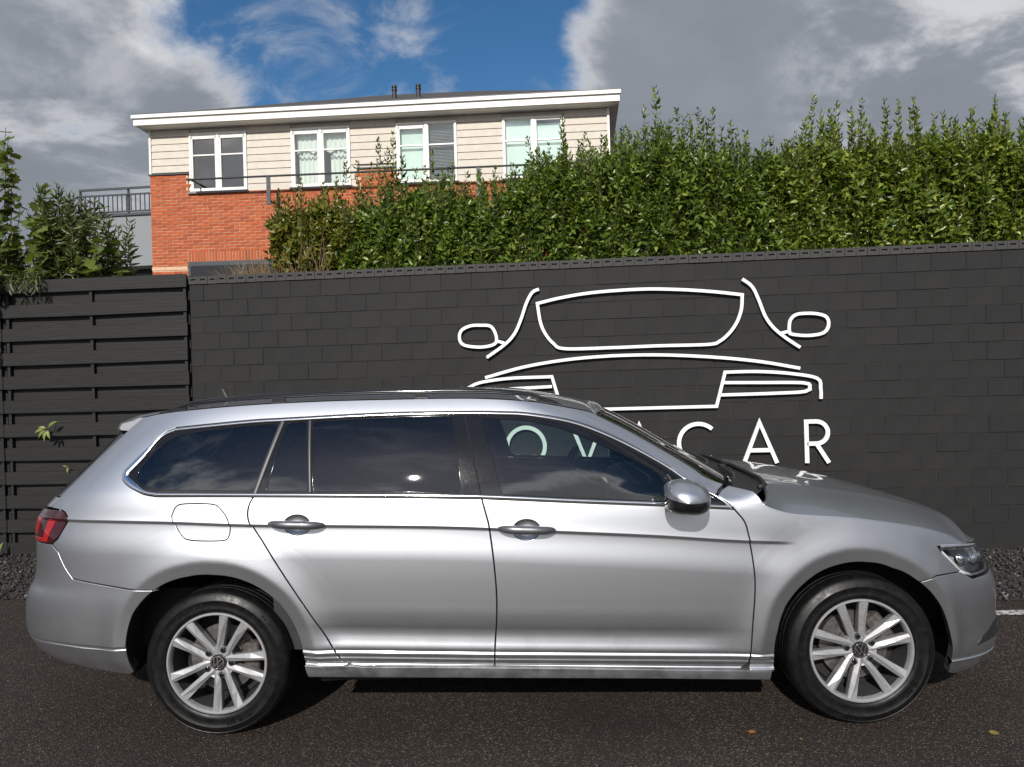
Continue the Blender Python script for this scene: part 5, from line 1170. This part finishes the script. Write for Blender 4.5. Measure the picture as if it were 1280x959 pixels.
def cap_mesh(B, crown, p=2.2, nf=41, drop=0.0):
    """surface spanning the car from an edge curve B (near side) to its mirror image"""
    f = np.sin(np.linspace(-1, 1, nf) * np.pi / 2); V = np.zeros((len(B), nf, 3))
    V[..., 0] = B[:, None, 0]; V[..., 1] = B[:, None, 1] * (-f[None]) * -1; V[..., 2] = B[:, None, 2] + crown[:, None] * (1 - np.abs(f[None]) ** p) - drop
    return V
def grid_faces(n, m): return np.array([(i * m + j, (i + 1) * m + j, (i + 1) * m + j + 1, i * m + j + 1) for i in range(n - 1) for j in range(m - 1)])
def grid_obj(name, V, mat, parent=CAR, thick=None):
    n, m = V.shape[:2]; me = arr_mesh(name, V.reshape(-1, 3), grid_faces(n, m), True)
    if me.polygons[len(me.polygons) // 2].normal.z < 0: me.flip_normals()
    o = mesh_obj(name, me, mat, parent)
    if thick:
        mo = o.modifiers.new('thickness', 'SOLIDIFY'); mo.thickness = thick; mo.offset = -1
    return o
def build_top():
    # roof
    e = join([(s_screen(1.367) - .002, 1.367), (.70, 1.366), (.50, 1.358), (.42, 1.352)], cr(roof_e), [(-2.05, 1.386), (-2.25, 1.382), (-2.45, 1.380), (s_rear(1.38) + .002, 1.380)])
    e = densify(np.concatenate([e, e[::-1]]), .02); e = e[:np.argmin(e[:, 0]) + 1]
    B, N = PN(e[:, 0], e[:, 1]); o = np.argsort(-B[:, 0]); B = B[o]
    w = np.clip(np.abs(B[:, 1]) / .62, 0, 1); crown = .042 * w ** 1.2 * (1 - .35 * sst(-.6, -1.9, B[:, 0]))
    grid_obj('roof', cap_mesh(B, crown, 2.3), 'silver'); k = (B[:, 0] < .33) & (B[:, 0] > -1.9)
    grid_obj('headliner', cap_mesh(B[k] * np.array([1, .97, 1]), crown[k] * .8, 2.3, drop=.022), 'headliner')
    # roof rails
    for sgn in (1, -1):
        pts = []; rad = []
        for s in np.linspace(.17, -1.80, 60):
            z = float(np.interp(s, [x for x, _ in roof_e[::-1]], [y for _, y in roof_e[::-1]])); q, n = PN(np.array(s), np.array(z)); u = (.17 - s) / 1.97
            lift = .030 * min(1, math.sin(math.pi * min(1, max(0, u))) * 3.2) ** .7 - .004
            pts.append((q[0], sgn * (q[1] + .038), z + .006 + lift)); rad.append(.0145 * min(1, .35 + 5 * min(u, 1 - u)))
        mb = MB(); mb.tube(pts, rad, 12, flat=.85)
        for u in (3, 20, 40, 56): x, y, z = pts[u]; mb.box(x - .03, x + .03, y - .010, y + .010, z - .04, z - .004)
        auto_smooth(mb.build('roof_rail', 'black_gloss', CAR), 45)
    # roof aerial
    mb = MB(); x, y, z = -1.68, 0.0, 1.442
    mb.lathe([(.034, -.012), (.030, .004), (.018, .014), (0, .017)], 16, 'z', (x, y, z)); mb.tube([(x - .005, y, z + .008), (x - .020, y, z + .040), (x - .036, y, z + .072)], [.016, .013, .009], 8)
    auto_smooth(mb.build('aerial', 'black_plastic', CAR))
    # rear spoiler
    prof = [(-1.86, 1.404), (-1.95, 1.396), (-2.03, 1.378), (-2.085, 1.358), (-2.098, 1.349), (-2.090, 1.338), (-2.05, 1.332), (-1.99, 1.335), (-1.93, 1.348)]
    ys = np.linspace(-1, 1, 41); V = []; m = len(prof)
    for u in ys:
        k = abs(u); e = float(sst(.55, 1.0, k)); rd = max(0, k - .94) / .06
        for x, z in prof:
            x2 = x + .075 * k ** 2.5 + e * (.03 + (.03 if x < -2.0 else 0)); z2 = z + .016 * (1 - k ** 2) - .004 + (e * -.016 if z < 1.352 else e * .006)
            V.append((x2 + .02 * rd ** 2 * (x < -2.0), u * .622, 1.36 + (z2 - 1.36) * (1 - .30 * rd ** 2)))
    V = np.array(V); F = [(i * m + j, i * m + (j + 1) % m, (i + 1) * m + (j + 1) % m, (i + 1) * m + j) for i in range(40) for j in range(m)] + [tuple(range(m)), tuple(reversed(range(40 * m, 41 * m)))]
    o = mesh_obj('roof_spoiler', py_mesh('roof_spoiler', V, F), 'silver', CAR); auto_smooth(o, 50)
    # bonnet
    be = cr(bonnet_e, .02); B, _ = PN(be[:, 0], be[:, 1]); xs, ys_, zs = B[:, 0], np.abs(B[:, 1]), B[:, 2]
    lead = np.array([(s, np.interp(s, [2.1462, 2.31, 2.45, 2.95], [.7311, .7190, .7060, .698])) for s in np.linspace(2.1462, s_front(.698), 40)]); LB, _ = PN(lead[:, 0], lead[:, 1])
    lx, ly, lz = LB[:, 0], np.abs(LB[:, 1]), LB[:, 2]
    zc = catm([.9, 1.05, 1.22, 1.45, 1.62, 1.82, 1.97, 2.07, 2.13, 2.18], [1.043, 1.030, 1.006, .968, .936, .882, .834, .790, .750, .71])
    nf, nu = 61, 60; V = np.zeros((nu, nf, 3)); yc = ly[0]
    for j, f in enumerate(np.sin(np.linspace(-1, 1, nf) * np.pi / 2)):
        af = abs(f); xr = 1.090 - .112 * af ** 5; yl = af * yc
        xl = float(np.interp(yl, ly[::-1], lx[::-1])); zl = float(np.interp(yl, ly[::-1], lz[::-1]))
        for i, u in enumerate(np.linspace(0, 1, nu)):
            x = xr + (xl - xr) * u; Y = float(np.interp(x, np.r_[xs, xs[-1] + .3], np.r_[ys_, yc - .0])); zb = float(np.interp(x, np.r_[xs, xs[-1] + .20], np.r_[zs, zs[-1] - .05]))
            z = zb + (float(zc(x)) - zb) * (1 - af ** 3.2); z += .006 * math.exp(-((af - .62) / .05) ** 2) * sst(1.05, 1.3, x) * (1 - sst(1.8, 2.0, x))
            b = float(sst(.91, 1.0, u)); z = z * (1 - b) + zl * b if u > .91 else z
            V[i, j] = (x, -f * Y * -1, z + .001)
    grid_obj('bonnet', V, 'silver', thick=.012)
    # cowl and wipers below the windscreen
    n = 41; C = np.zeros((3, n, 3))
    for j, u in enumerate(np.linspace(-1, 1, n)):
        a = abs(u); xr = 1.088 - .112 * a ** 5; w = .845; zz = 1.022 - .018 * a ** 3
        C[0, j] = (xr + .004, u * w, zz - .012); C[1, j] = ((xr + .93 - .10 * a ** 4) / 2, u * w, zz - .034); C[2, j] = (.93 - .10 * a ** 4, u * w, zz - .002)
    c = grid_obj('cowl', C, 'black_plastic')
    for y0, y1 in ((.55, -.05), (-.10, -.62)):
        mb = MB(); x0 = 1.02
        mb.tube([(x0 + .02, y0 + .03, 1.018), (x0 - .02, (y0 + y1) / 2, 1.040), (x0 - .06 - .03 * abs(y1), y1, 1.052)], .008, 6); mb.bar((x0 - .015, y0 - .02, 1.030), (x0 - .075 - .04 * abs(y1), y1 - .08, 1.052), .007, .02)
        mb.lathe([(.02, -.02), (.02, .012), (.012, .02), (0, .021)], 12, 'z', (x0 + .02, y0 + .03, 1.012)); mb.build('wiper', 'black_plastic', c)
    for far in (1, -1):       # black corner where bonnet, wing and screen meet
        MB().tube([(1.02, -.74 * far, 1.004), (1.06, -.70 * far, 1.010), (1.085, -.55 * far, 1.018), (1.092, -.3 * far, 1.022), (1.093, 0, 1.023)], .010, 8).build('bonnet_seal', 'black_plastic', c, smooth=True)
build_top()

def build_lamps():
    data = skin(np.array(lampf), off=.002, flange=.006, ds=.02, dz=.012)
    ls = side_objs('head_lamp', data, 'lamp_glass')
    d2 = skin(inset(densify(np.array(lampf), .012), .004), off=-.034, gap=0, flange=-.030, ds=.03, dz=.02); side_objs('lamp_housing', d2, 'lamp_silver', ls)
    def lp(name, pts, off, mat, w=.012, h=.01):
        p = catpath(pts, .01); strip_objs(name, p, w, h, mat, ls, off=off)
    lp('lamp_brow', [(1.925, .737), (1.98, .7375), (2.08, .731), (2.145, .724), (2.22, .717), (2.30, .712)], -.006, 'chrome', .024, .012)
    lp('daylight_strip', [(1.945, .716), (1.985, .690), (2.04, .652), (2.09, .622), (2.14, .603)], -.010, 'lamp_white', .013, .006)
    lp('daylight_strip', [(2.14, .603), (2.20, .602), (2.30, .606), (2.38, .622)], -.012, 'lamp_white', .010, .006)
    lp('lamp_divider', [(2.02, .712), (2.08, .700), (2.16, .695)], -.026, 'black_gloss', .026, .01)
    for c, r in (((2.105, .678), .026), ((2.21, .668), .028), ((2.31, .662), .028)):
        q, n = PN(np.array(c[0]), np.array(c[1])); q = q - n * .022; V = []; F = []; n = Vector(n); qt = n.to_track_quat('Z', 'Y')
        for far in (0, 1):
            mb = MB(); mb.lathe([(r * 1.25, -.02), (r * 1.25, .004), (r * 1.08, .008), (r, .002), (r * .98, .004), (r * .75, .012), (r * .4, .017), (0, .018)], 20, 'z')
            V = np.array([(qt @ Vector(v))[:] for v in mb.V]) + q; me = py_mesh('projector', V * (MIR if far else 1), [tuple(reversed(f)) for f in mb.F] if far else mb.F, True); mesh_obj('projector', me, 'chrome', ls[far])
build_lamps()

def build_mirrors():
    c = np.array([.638, -1.008, 1.012])
    for far in (0, 1):
        ny, na = 22, 40; V = np.zeros((ny, na, 3))
        for i, v in enumerate(np.linspace(0, 1, ny)):
            k = math.sqrt(max(0, 1 - max(0, (v - .30) / .70) ** 2.6)) * (.80 + .20 * sst(0, .35, v)); k = max(k, .02)
            y = .085 - .205 * v
            for j in range(na):
                t = 2 * math.pi * j / na; cx, sz = math.cos(t), math.sin(t); n = 2.5
                rr = (abs(cx) ** n + abs(sz) ** n) ** (-1 / n); hx = .106 if cx > 0 else .096; hz = .076 if sz > 0 else .066
                x = cx * rr * hx * k; z = sz * rr * hz * k - .012 * (x / .09) * (1 if x > 0 else .2) - .008 * v
                if cx < 0: x = max(x, -.084 * max(k, .1))
                V[i, j] = c + np.array([x - .018 * v, y, z])
        V = V * (MIR if far else 1)
        def bandobj(name, j0, j1, mat, parent, grow=1.0):
            idx = [j % na for j in range(j0, j1 + 1)]; W = (V[:, idx] - V.mean((0, 1))) * grow + V.mean((0, 1)); n, m = W.shape[:2]
            F = [(i * m + j, (i + 1) * m + j, (i + 1) * m + j + 1, i * m + j + 1) for i in range(n - 1) for j in range(m - 1)]
            F = [tuple(reversed(f)) for f in F] if not far else F
            return mesh_obj(name, py_mesh(name, W.reshape(-1, 3), F, True), mat, parent)
        o = bandobj('door_mirror', 1, 19, 'silver', CAR); bandobj('mirror_base_cover', 19, 39, 'black_gloss', o, .985); bandobj('indicator_lens', -1, 1, 'lamp_glass', o, 1.004)
        bandobj('indicator_strip', -1, 1, 'satin', o, .992)
        mb = MB(); g = V[:14, 17:24].mean((0, 1)); sg = -1 if not far else 1
        mb.box(c[0] - .079, c[0] - .076, sg * 1.075, sg * .945, c[2] - .045, c[2] + .05) if not far else mb.box(c[0] - .079, c[0] - .076, .945, 1.075, c[2] - .045, c[2] + .05)
        mb.build('mirror_glass', 'chrome', o)
        st = MB(); st.tube([(c[0] + .03, sg * .86, c[2] - .045), (c[0] + .02, sg * .92, c[2] - .048), (c[0] + .0, sg * .96, c[2] - .040)], [.030, .026, .03], 10, flat=.6); st.build('mirror_arm', 'black_gloss', o, smooth=True)
build_mirrors()

# ------------------------------------------------------------------ wheels
def wheel_proto():
    w = thing('wheel', None, None); rub = []; RT = .318
    prof = [(.2190, -.090), (.2215, -.098), (.2270, -.1035), (.2360, -.1055), (.2375, -.1075), (.2450, -.1080), (.2480, -.1072), (.2700, -.1088), (.2720, -.1102), (.2760, -.1102), (.2780, -.1085), (.2900, -.1050), (.2990, -.0995), (.3010, -.1005), (.3050, -.0985), (.3110, -.0900), (.3155, -.0800), (RT, -.066)]
    grooves = []
    for y in (-.052, -.020, .016, .048): grooves += [(RT, y), (RT - .007, y + .001), (RT - .007, y + .008), (RT, y + .009)]
    prof = prof + grooves + [(RT, .066)] + [(r, -y) for r, y in prof[::-1][1:]]
    mb = MB(); mb.lathe(prof, 96); ty = mb.build('tyre', 'rubber', w); auto_smooth(ty, 40)
    # tread blocks at the shoulder
    tb = MB()
    for i in range(72):
        a = 2 * math.pi * i / 72; ca, sa = math.cos(a), math.sin(a); ta = (-sa, ca)
        for y0, y1, r0 in ((-.089, -.056, RT - .004), (.060, .089, RT - .004)):
            V = []
            for r in (r0 - .008, r0 + .0065):
                for s, y in ((-.0095, y0), (.0075, y0), (.0095, y1), (-.0075, y1)):
                    rr = r - (.0085 if (y == y0 and y < 0) or (y == y1 and y > 0) else .002); V.append((rr * ca + ta[0] * s, y, rr * sa + ta[1] * s))
            tb.add(V, [(0, 1, 2, 3), (7, 6, 5, 4), (0, 4, 5, 1), (1, 5, 6, 2), (2, 6, 7, 3), (3, 7, 4, 0)])
    tb.build('tread', 'rubber', ty, kind='stuff')
    # raised sidewall lettering blocks (size marks without words)
    sl = MB()
    for a0, n, r in ((2.2, 9, .262), (5.3, 9, .262), (.9, 6, .288), (4.1, 6, .288)):
        for k in range(n):
            if k in (3,): continue
            a = a0 + k * .055; ca, sa = math.cos(a), math.sin(a); V = []
            for y in (-.1062, -.1112 if r < .27 else -.1090):
                for rr, s in ((r - .006, -.005), (r - .006, .005), (r + .006, .005), (r + .006, -.005)): V.append((rr * ca - sa * s, y + (.003 if rr > .28 else 0), rr * sa + ca * s))
            sl.add(V, [(0, 1, 2, 3), (7, 6, 5, 4), (0, 4, 5, 1), (1, 5, 6, 2), (2, 6, 7, 3), (3, 7, 4, 0)])
    sl.build('sidewall_relief', 'rubber', ty, kind='stuff')
    # rim
    mb = MB(); mb.lathe([(.2190, -.086), (.2215, -.098), (.2195, -.1015), (.2130, -.1020), (.2095, -.0985), (.2065, -.090), (.2040, -.076)], 96); rim = mb.build('rim', 'alloy', w); auto_smooth(rim, 30)
    mb = MB(); mb.lathe([(.2045, -.077), (.2030, -.060), (.1980, -.030), (.1930, .060), (.2150, .09)], 64); auto_smooth(mb.build('rim_barrel', 'dark_satin', rim), 30)
    sp = MB()
    for k in range(5):
        m = 90 + 72 * k
        for sg in (-1, 1):
            # a spoke: faceted, with an off-centre ridge line
            st = [(.030, sg * 22.0, .0135, -.078, .000), (.055, sg * 20.5, .0145, -.080, .004), (.100, sg * 15.8, .0160, -.084, .012), (.150, sg * 14.2, .0180, -.091, .014), (.2115, sg * 13.7, .0208, -.1000, .002)]
            V = []
            for r, an, hw, y, rg in st:
                a = R(m + an); ca, sa = math.cos(a), math.sin(a); t = (-sa, ca)
                for off, yy in ((-hw, y + .008), (-hw * .92, y + .003), (sg * hw * (.55 - r * 4.5), y - rg * .6), (hw * .92, y + .003), (hw, y + .008), (hw * .75, y + .040), (-hw * .75, y + .040)):
                    V.append((r * ca + t[0] * off, yy, r * sa + t[1] * off))
            F = [(i * 7 + j, i * 7 + (j + 1) % 7, (i + 1) * 7 + (j + 1) % 7, (i + 1) * 7 + j) for i in range(len(st) - 1) for j in range(7)] + [tuple(range(7)), tuple(reversed(range(28, 35)))]
            F = [tuple(reversed(f)) for f in F]; sp.add(V, F)
    so = MB(); so.V, so.F = sp.V, sp.F
    for k in range(10): pass
    me = sp.mesh('spokes'); spo = []
    n7 = 35; nf = len(sp.F) // 10
    for k in range(10):
        V = sp.V[k * n7:(k + 1) * n7]; F = [tuple(i - k * n7 for i in f) for f in sp.F[k * nf:(k + 1) * nf]]
        o = mesh_obj('spoke', py_mesh('spoke', V, F), 'alloy', rim); o.data.update()
    mb = MB(); mb.lathe([(.0, -.072), (.066, -.074), (.072, -.078), (.070, -.060), (.060, -.03), (.0, -.03)][::-1], 40); hub = auto_smooth(mb.build('hub', 'alloy', rim), 30)
    for k in range(5):
        a = R(90 + 72 * k); x, z = .0575 * math.cos(a), .0575 * math.sin(a)
        mb = MB(); mb.lathe([(.0155, -.0735), (.0155, -.0800), (.0130, -.0805), (.0125, -.0740), (.0, -.0740)][::-1], 20, 'y', (x, 0, z)); auto_smooth(mb.build('bolt_seat', 'satin', rim))
        mb = MB(); mb.lathe([(.0100, -.0735), (.0100, -.0840), (.0085, -.0850), (.0055, -.0850), (.0050, -.0800), (.0, -.0800)][::-1], 12, 'y', (x, 0, z)); auto_smooth(mb.build('bolt', 'black_gloss', rim))
    # centre cap with ring, V and W
    mb = MB(); mb.lathe([(.034, -.074), (.034, -.087), (.032, -.0895), (.0, -.0905)][::-1], 40); cap = auto_smooth(mb.build('centre_cap', 'black_gloss', w))
    em = MB(); em.lathe([(.0295, -.0895), (.0295, -.0920), (.0255, -.0922), (.0255, -.0895)][::-1], 48)
    rr = .0258
    def stroke(pts, wd):
        mb = MB(); ribbon(mb, [(x * rr, z * rr) for x, z in pts], wd * rr, d0=-.0920, d1=-.0900); em.add(mb.V, mb.F)
    stroke([(-.44, .93), (-.06, .16), (.06, .16), (.44, .93)], .19); stroke([(-.86, .56), (-.40, -.70), (-.30, -.70), (-.05, -.08), (.05, -.08), (.30, -.70), (.40, -.70), (.86, .56)], .19)
    em.build('cap_emblem', 'chrome', cap)
    # brake
    mb = MB(); mb.lathe([(.0, -.035), (.075, -.035), (.078, -.020), (.148, -.018), (.148, .004), (.07, .004), (.0, .0)][::-1], 48); auto_smooth(mb.build('brake_disc', 'brake_iron', w), 30)
    me = rbox(.118, -.012, .055, .075, .07, .13, .014, 2, Matrix.Rotation(R(-25), 3, 'Y')); mesh_obj('brake_caliper', me, 'caliper', w)
    MB().lathe([(.0, .02), (.19, .02), (.19, .03), (.0, .03)][::-1], 32).build('dust_shield', 'underbody', w)
    for q in (.6, 2.7, 4.3): mesh_obj('axle_arm', rbox(.10 * math.cos(q), .0, .10 * math.sin(q), .03, .03, .12, .008, 2, Matrix.Rotation(-q, 3, 'Y')), 'caliper', w)
    return w
def copy_tree(o, parent):
    c = o.copy(); COL.objects.link(c); c.parent = parent
    for ch in list(o.children): copy_tree(ch, c)
    return c
def build_wheels():
    # a wheel is a part of the car, so its pieces hang directly under one wheel mesh (the tyre)
    w = wheel_proto(); kids = list(w.children); tyre = [k for k in kids if k.name.startswith('tyre')][0]; rim = [k for k in kids if k.name.startswith('rim')][0]
    specs = [(-WX, -1, 66.5), (WX, -1, 99.5), (-WX, 1, 30.0), (WX, 1, 10.0)]
    flat = []
    def collect(o):
        for ch in list(o.children): flat.append(ch); collect(ch)
    collect(w); flat = [f for f in flat if f != tyre]
    for i, (x, sg, ph) in enumerate(specs):
        t = tyre if i == 0 else tyre.copy()
        if i: COL.objects.link(t)
        t.name = 'wheel' if i == 0 else 'wheel.%03d' % i
        t.parent = CAR; t.location = (x, sg * .792, .319); spin = R(90 - ph)
        t.rotation_euler = (0, spin, 0) if sg < 0 else (0, spin, math.pi)
        for f in flat:
            c = f if i == 0 else f.copy()
            if i: COL.objects.link(c)
            c.parent = t
    bpy.data.objects.remove(w)
build_wheels()

def build_underside():
    for cx, tab in ((-WX, AR_R), (WX, AR_F)):
        for sg in (-1, 1):
            th = np.radians(np.linspace(-8, 188, 40)); r = np.interp(np.degrees(th), [a for a, b in tab], [b for a, b in tab]); V = []; F = []
            for a, q in zip(th, r):
                s = cx + q * math.cos(a); z = .32 + q * math.sin(a); p, n = PN(np.array(s), np.array(z)); y = abs(p[1]) - .012
                V += [(p[0], sg * y, z + .004), (cx + (q + .012) * math.cos(a), sg * .52, .32 + (q + .012) * math.sin(a))]
            F = [(2 * i, 2 * i + 2, 2 * i + 3, 2 * i + 1) for i in range(39)]; k = len(V); V.append((cx, sg * .52, .22)); F += [(2 * i + 1, 2 * i + 3, k) for i in range(39)]
            mesh_obj('wheel_arch_liner', py_mesh('wheel_arch_liner', V, F), 'underbody', CAR)
    mb = MB(); mb.box(-2.1, 2.0, -.52, .52, .21, .32); mb.box(-.96, .97, -.80, -.521, .20, .30); mb.box(-.96, .97, .521, .80, .20, .30); mb.box(-2.2, -1.86, -.75, .75, .30, .36); mb.box(1.86, 2.02, -.72, .72, .20, .28)
    mb.build('underbody', 'underbody', CAR)
    # firewall and boot walls so that daylight does not leak through the shell
    mb = MB(); mb.box(.92, .96, -.80, .80, .25, .96); mb.box(-1.0, .92, -.84, .84, .30, .34); mb.box(-2.05, -1.0, -.70, .70, .33, .60); mb.build('floor_pan', 'underbody', CAR)
build_underside()

def build_cabin():
    def seat(x, y, back, head, w=.50, rear=False):
        cush = mesh_obj('seat', rbox(x, y, .60, .52, w, .16, .05), 'seat_cloth', CAR)
        rot = Matrix.Rotation(R(-back), 3, 'Y')
        mesh_obj('backrest', rbox(x - .30, y, .90, .13, w, .62, .055, 3, rot), 'seat_cloth', cush)
        if head: mesh_obj('headrest', rbox(x - .385, y, 1.255, .085, .25, .16, .04, 3, rot), 'seat_cloth', cush); MB().bar((x - .37, y - .06, 1.10), (x - .385, y - .06, 1.25), .012).bar((x - .37, y + .06, 1.10), (x - .385, y + .06, 1.25), .012).build('headrest_stem', 'satin', cush)
    seat(.06, -.37, 16, True); seat(.06, .37, 16, True)
    cu = mesh_obj('rear_bench', rbox(-.82, 0, .58, .50, 1.30, .16, .05), 'seat_cloth', CAR)
    mesh_obj('backrest', rbox(-1.14, 0, .86, .14, 1.30, .60, .05, 3, Matrix.Rotation(R(-20), 3, 'Y')), 'seat_cloth', cu)
    for y in (-.42, 0, .42): mesh_obj('headrest', rbox(-1.27, y, 1.18, .08, .24, .13, .035, 3, Matrix.Rotation(R(-20), 3, 'Y')), 'seat_cloth', cu)
    # dashboard
    pr = [(.40, .62), (.44, .80), (.50, .935), (.58, .965), (.72, .985), (.90, 1.0), (.90, .60)]; V = []; n = 13
    for y in np.linspace(-.70, .70, n):
        hood = .035 * math.exp(-((y - .37) / .16) ** 2)
        for i, (x, z) in enumerate(pr): V.append((x - .03 * (1 - (y / .7) ** 2), y, z + (hood if i in (2, 3) else 0)))
    m = len(pr); F = [(i * m + j, (i + 1) * m + j, (i + 1) * m + j + 1, i * m + j + 1) for i in range(n - 1) for j in range(m - 1)] + [tuple(range(m)), tuple(reversed(range((n - 1) * m, n * m)))]
    d = auto_smooth(mesh_obj('dashboard', py_mesh('dashboard', V, F), 'dash', CAR), 40)
    MB().box(.405, .42, -.12, .12, .86, .95).build('screen', 'black_gloss', d)
    mb = MB(); mb.bar((.30, .0, .40), (.48, 0, .70), .22, .22).build('centre_console', 'dash', d)
    # steering wheel on the far (left) side
    c = Vector((.20, .37, .93)); ax = Vector((-.90, 0, .43)).normalized(); u = Vector((0, 1, 0)); v = ax.cross(u)
    mb = MB(); mb.tube([c + u * (.185 * math.cos(t)) + v * (.185 * math.sin(t)) for t in np.linspace(0, 2 * math.pi, 36, endpoint=False)], .016, 8, closed=True); st = mb.build('steering_wheel', 'dash', CAR, smooth=True)
    mb = MB(); mb.bar(c - ax * .01, c - ax * .25, .09, .09)
    for t in (0, math.pi, -math.pi / 2): mb.bar(c, c + u * (.18 * math.cos(t)) + v * (.18 * math.sin(t)), .045, .02, ax)
    mb.tube([c - ax * .02, c + ax * .02], .065, 16); mb.build('hub', 'dash', st)
    mb = MB(); mb.bar((.34, .0, 1.30), (.40, 0, 1.36), .02); mb.build('mirror_stem', 'black_plastic', mesh_obj('inside_mirror', rbox(.33, 0, 1.275, .03, .24, .065, .014), 'black_plastic', CAR))
    # inner door trims
    for sg in (-1, 1):
        mb = MB()
        for k in range(24):
            s0, s1 = -1.15 + k * .08, -1.15 + (k + 1) * .08
            V = []
            for s in (s0, s1):
                zt = float(np.interp(s, [q[0] for q in belt[::-1]], [q[1] for q in belt[::-1]])) - .004
                for z, dd in ((.35, .06), (.70, .07), (.86, .10), (.93, .06), (zt, .028)):
                    p, n = PN(np.array(s), np.array(min(z, zt))); V.append((p[0], (p[1] + dd) * -sg, min(z, zt)))
            mb.add(V, [(j, j + 1, 6 + j, 5 + j) for j in range(4)])
        mb.build('door_trim', 'dash', CAR)
build_cabin()
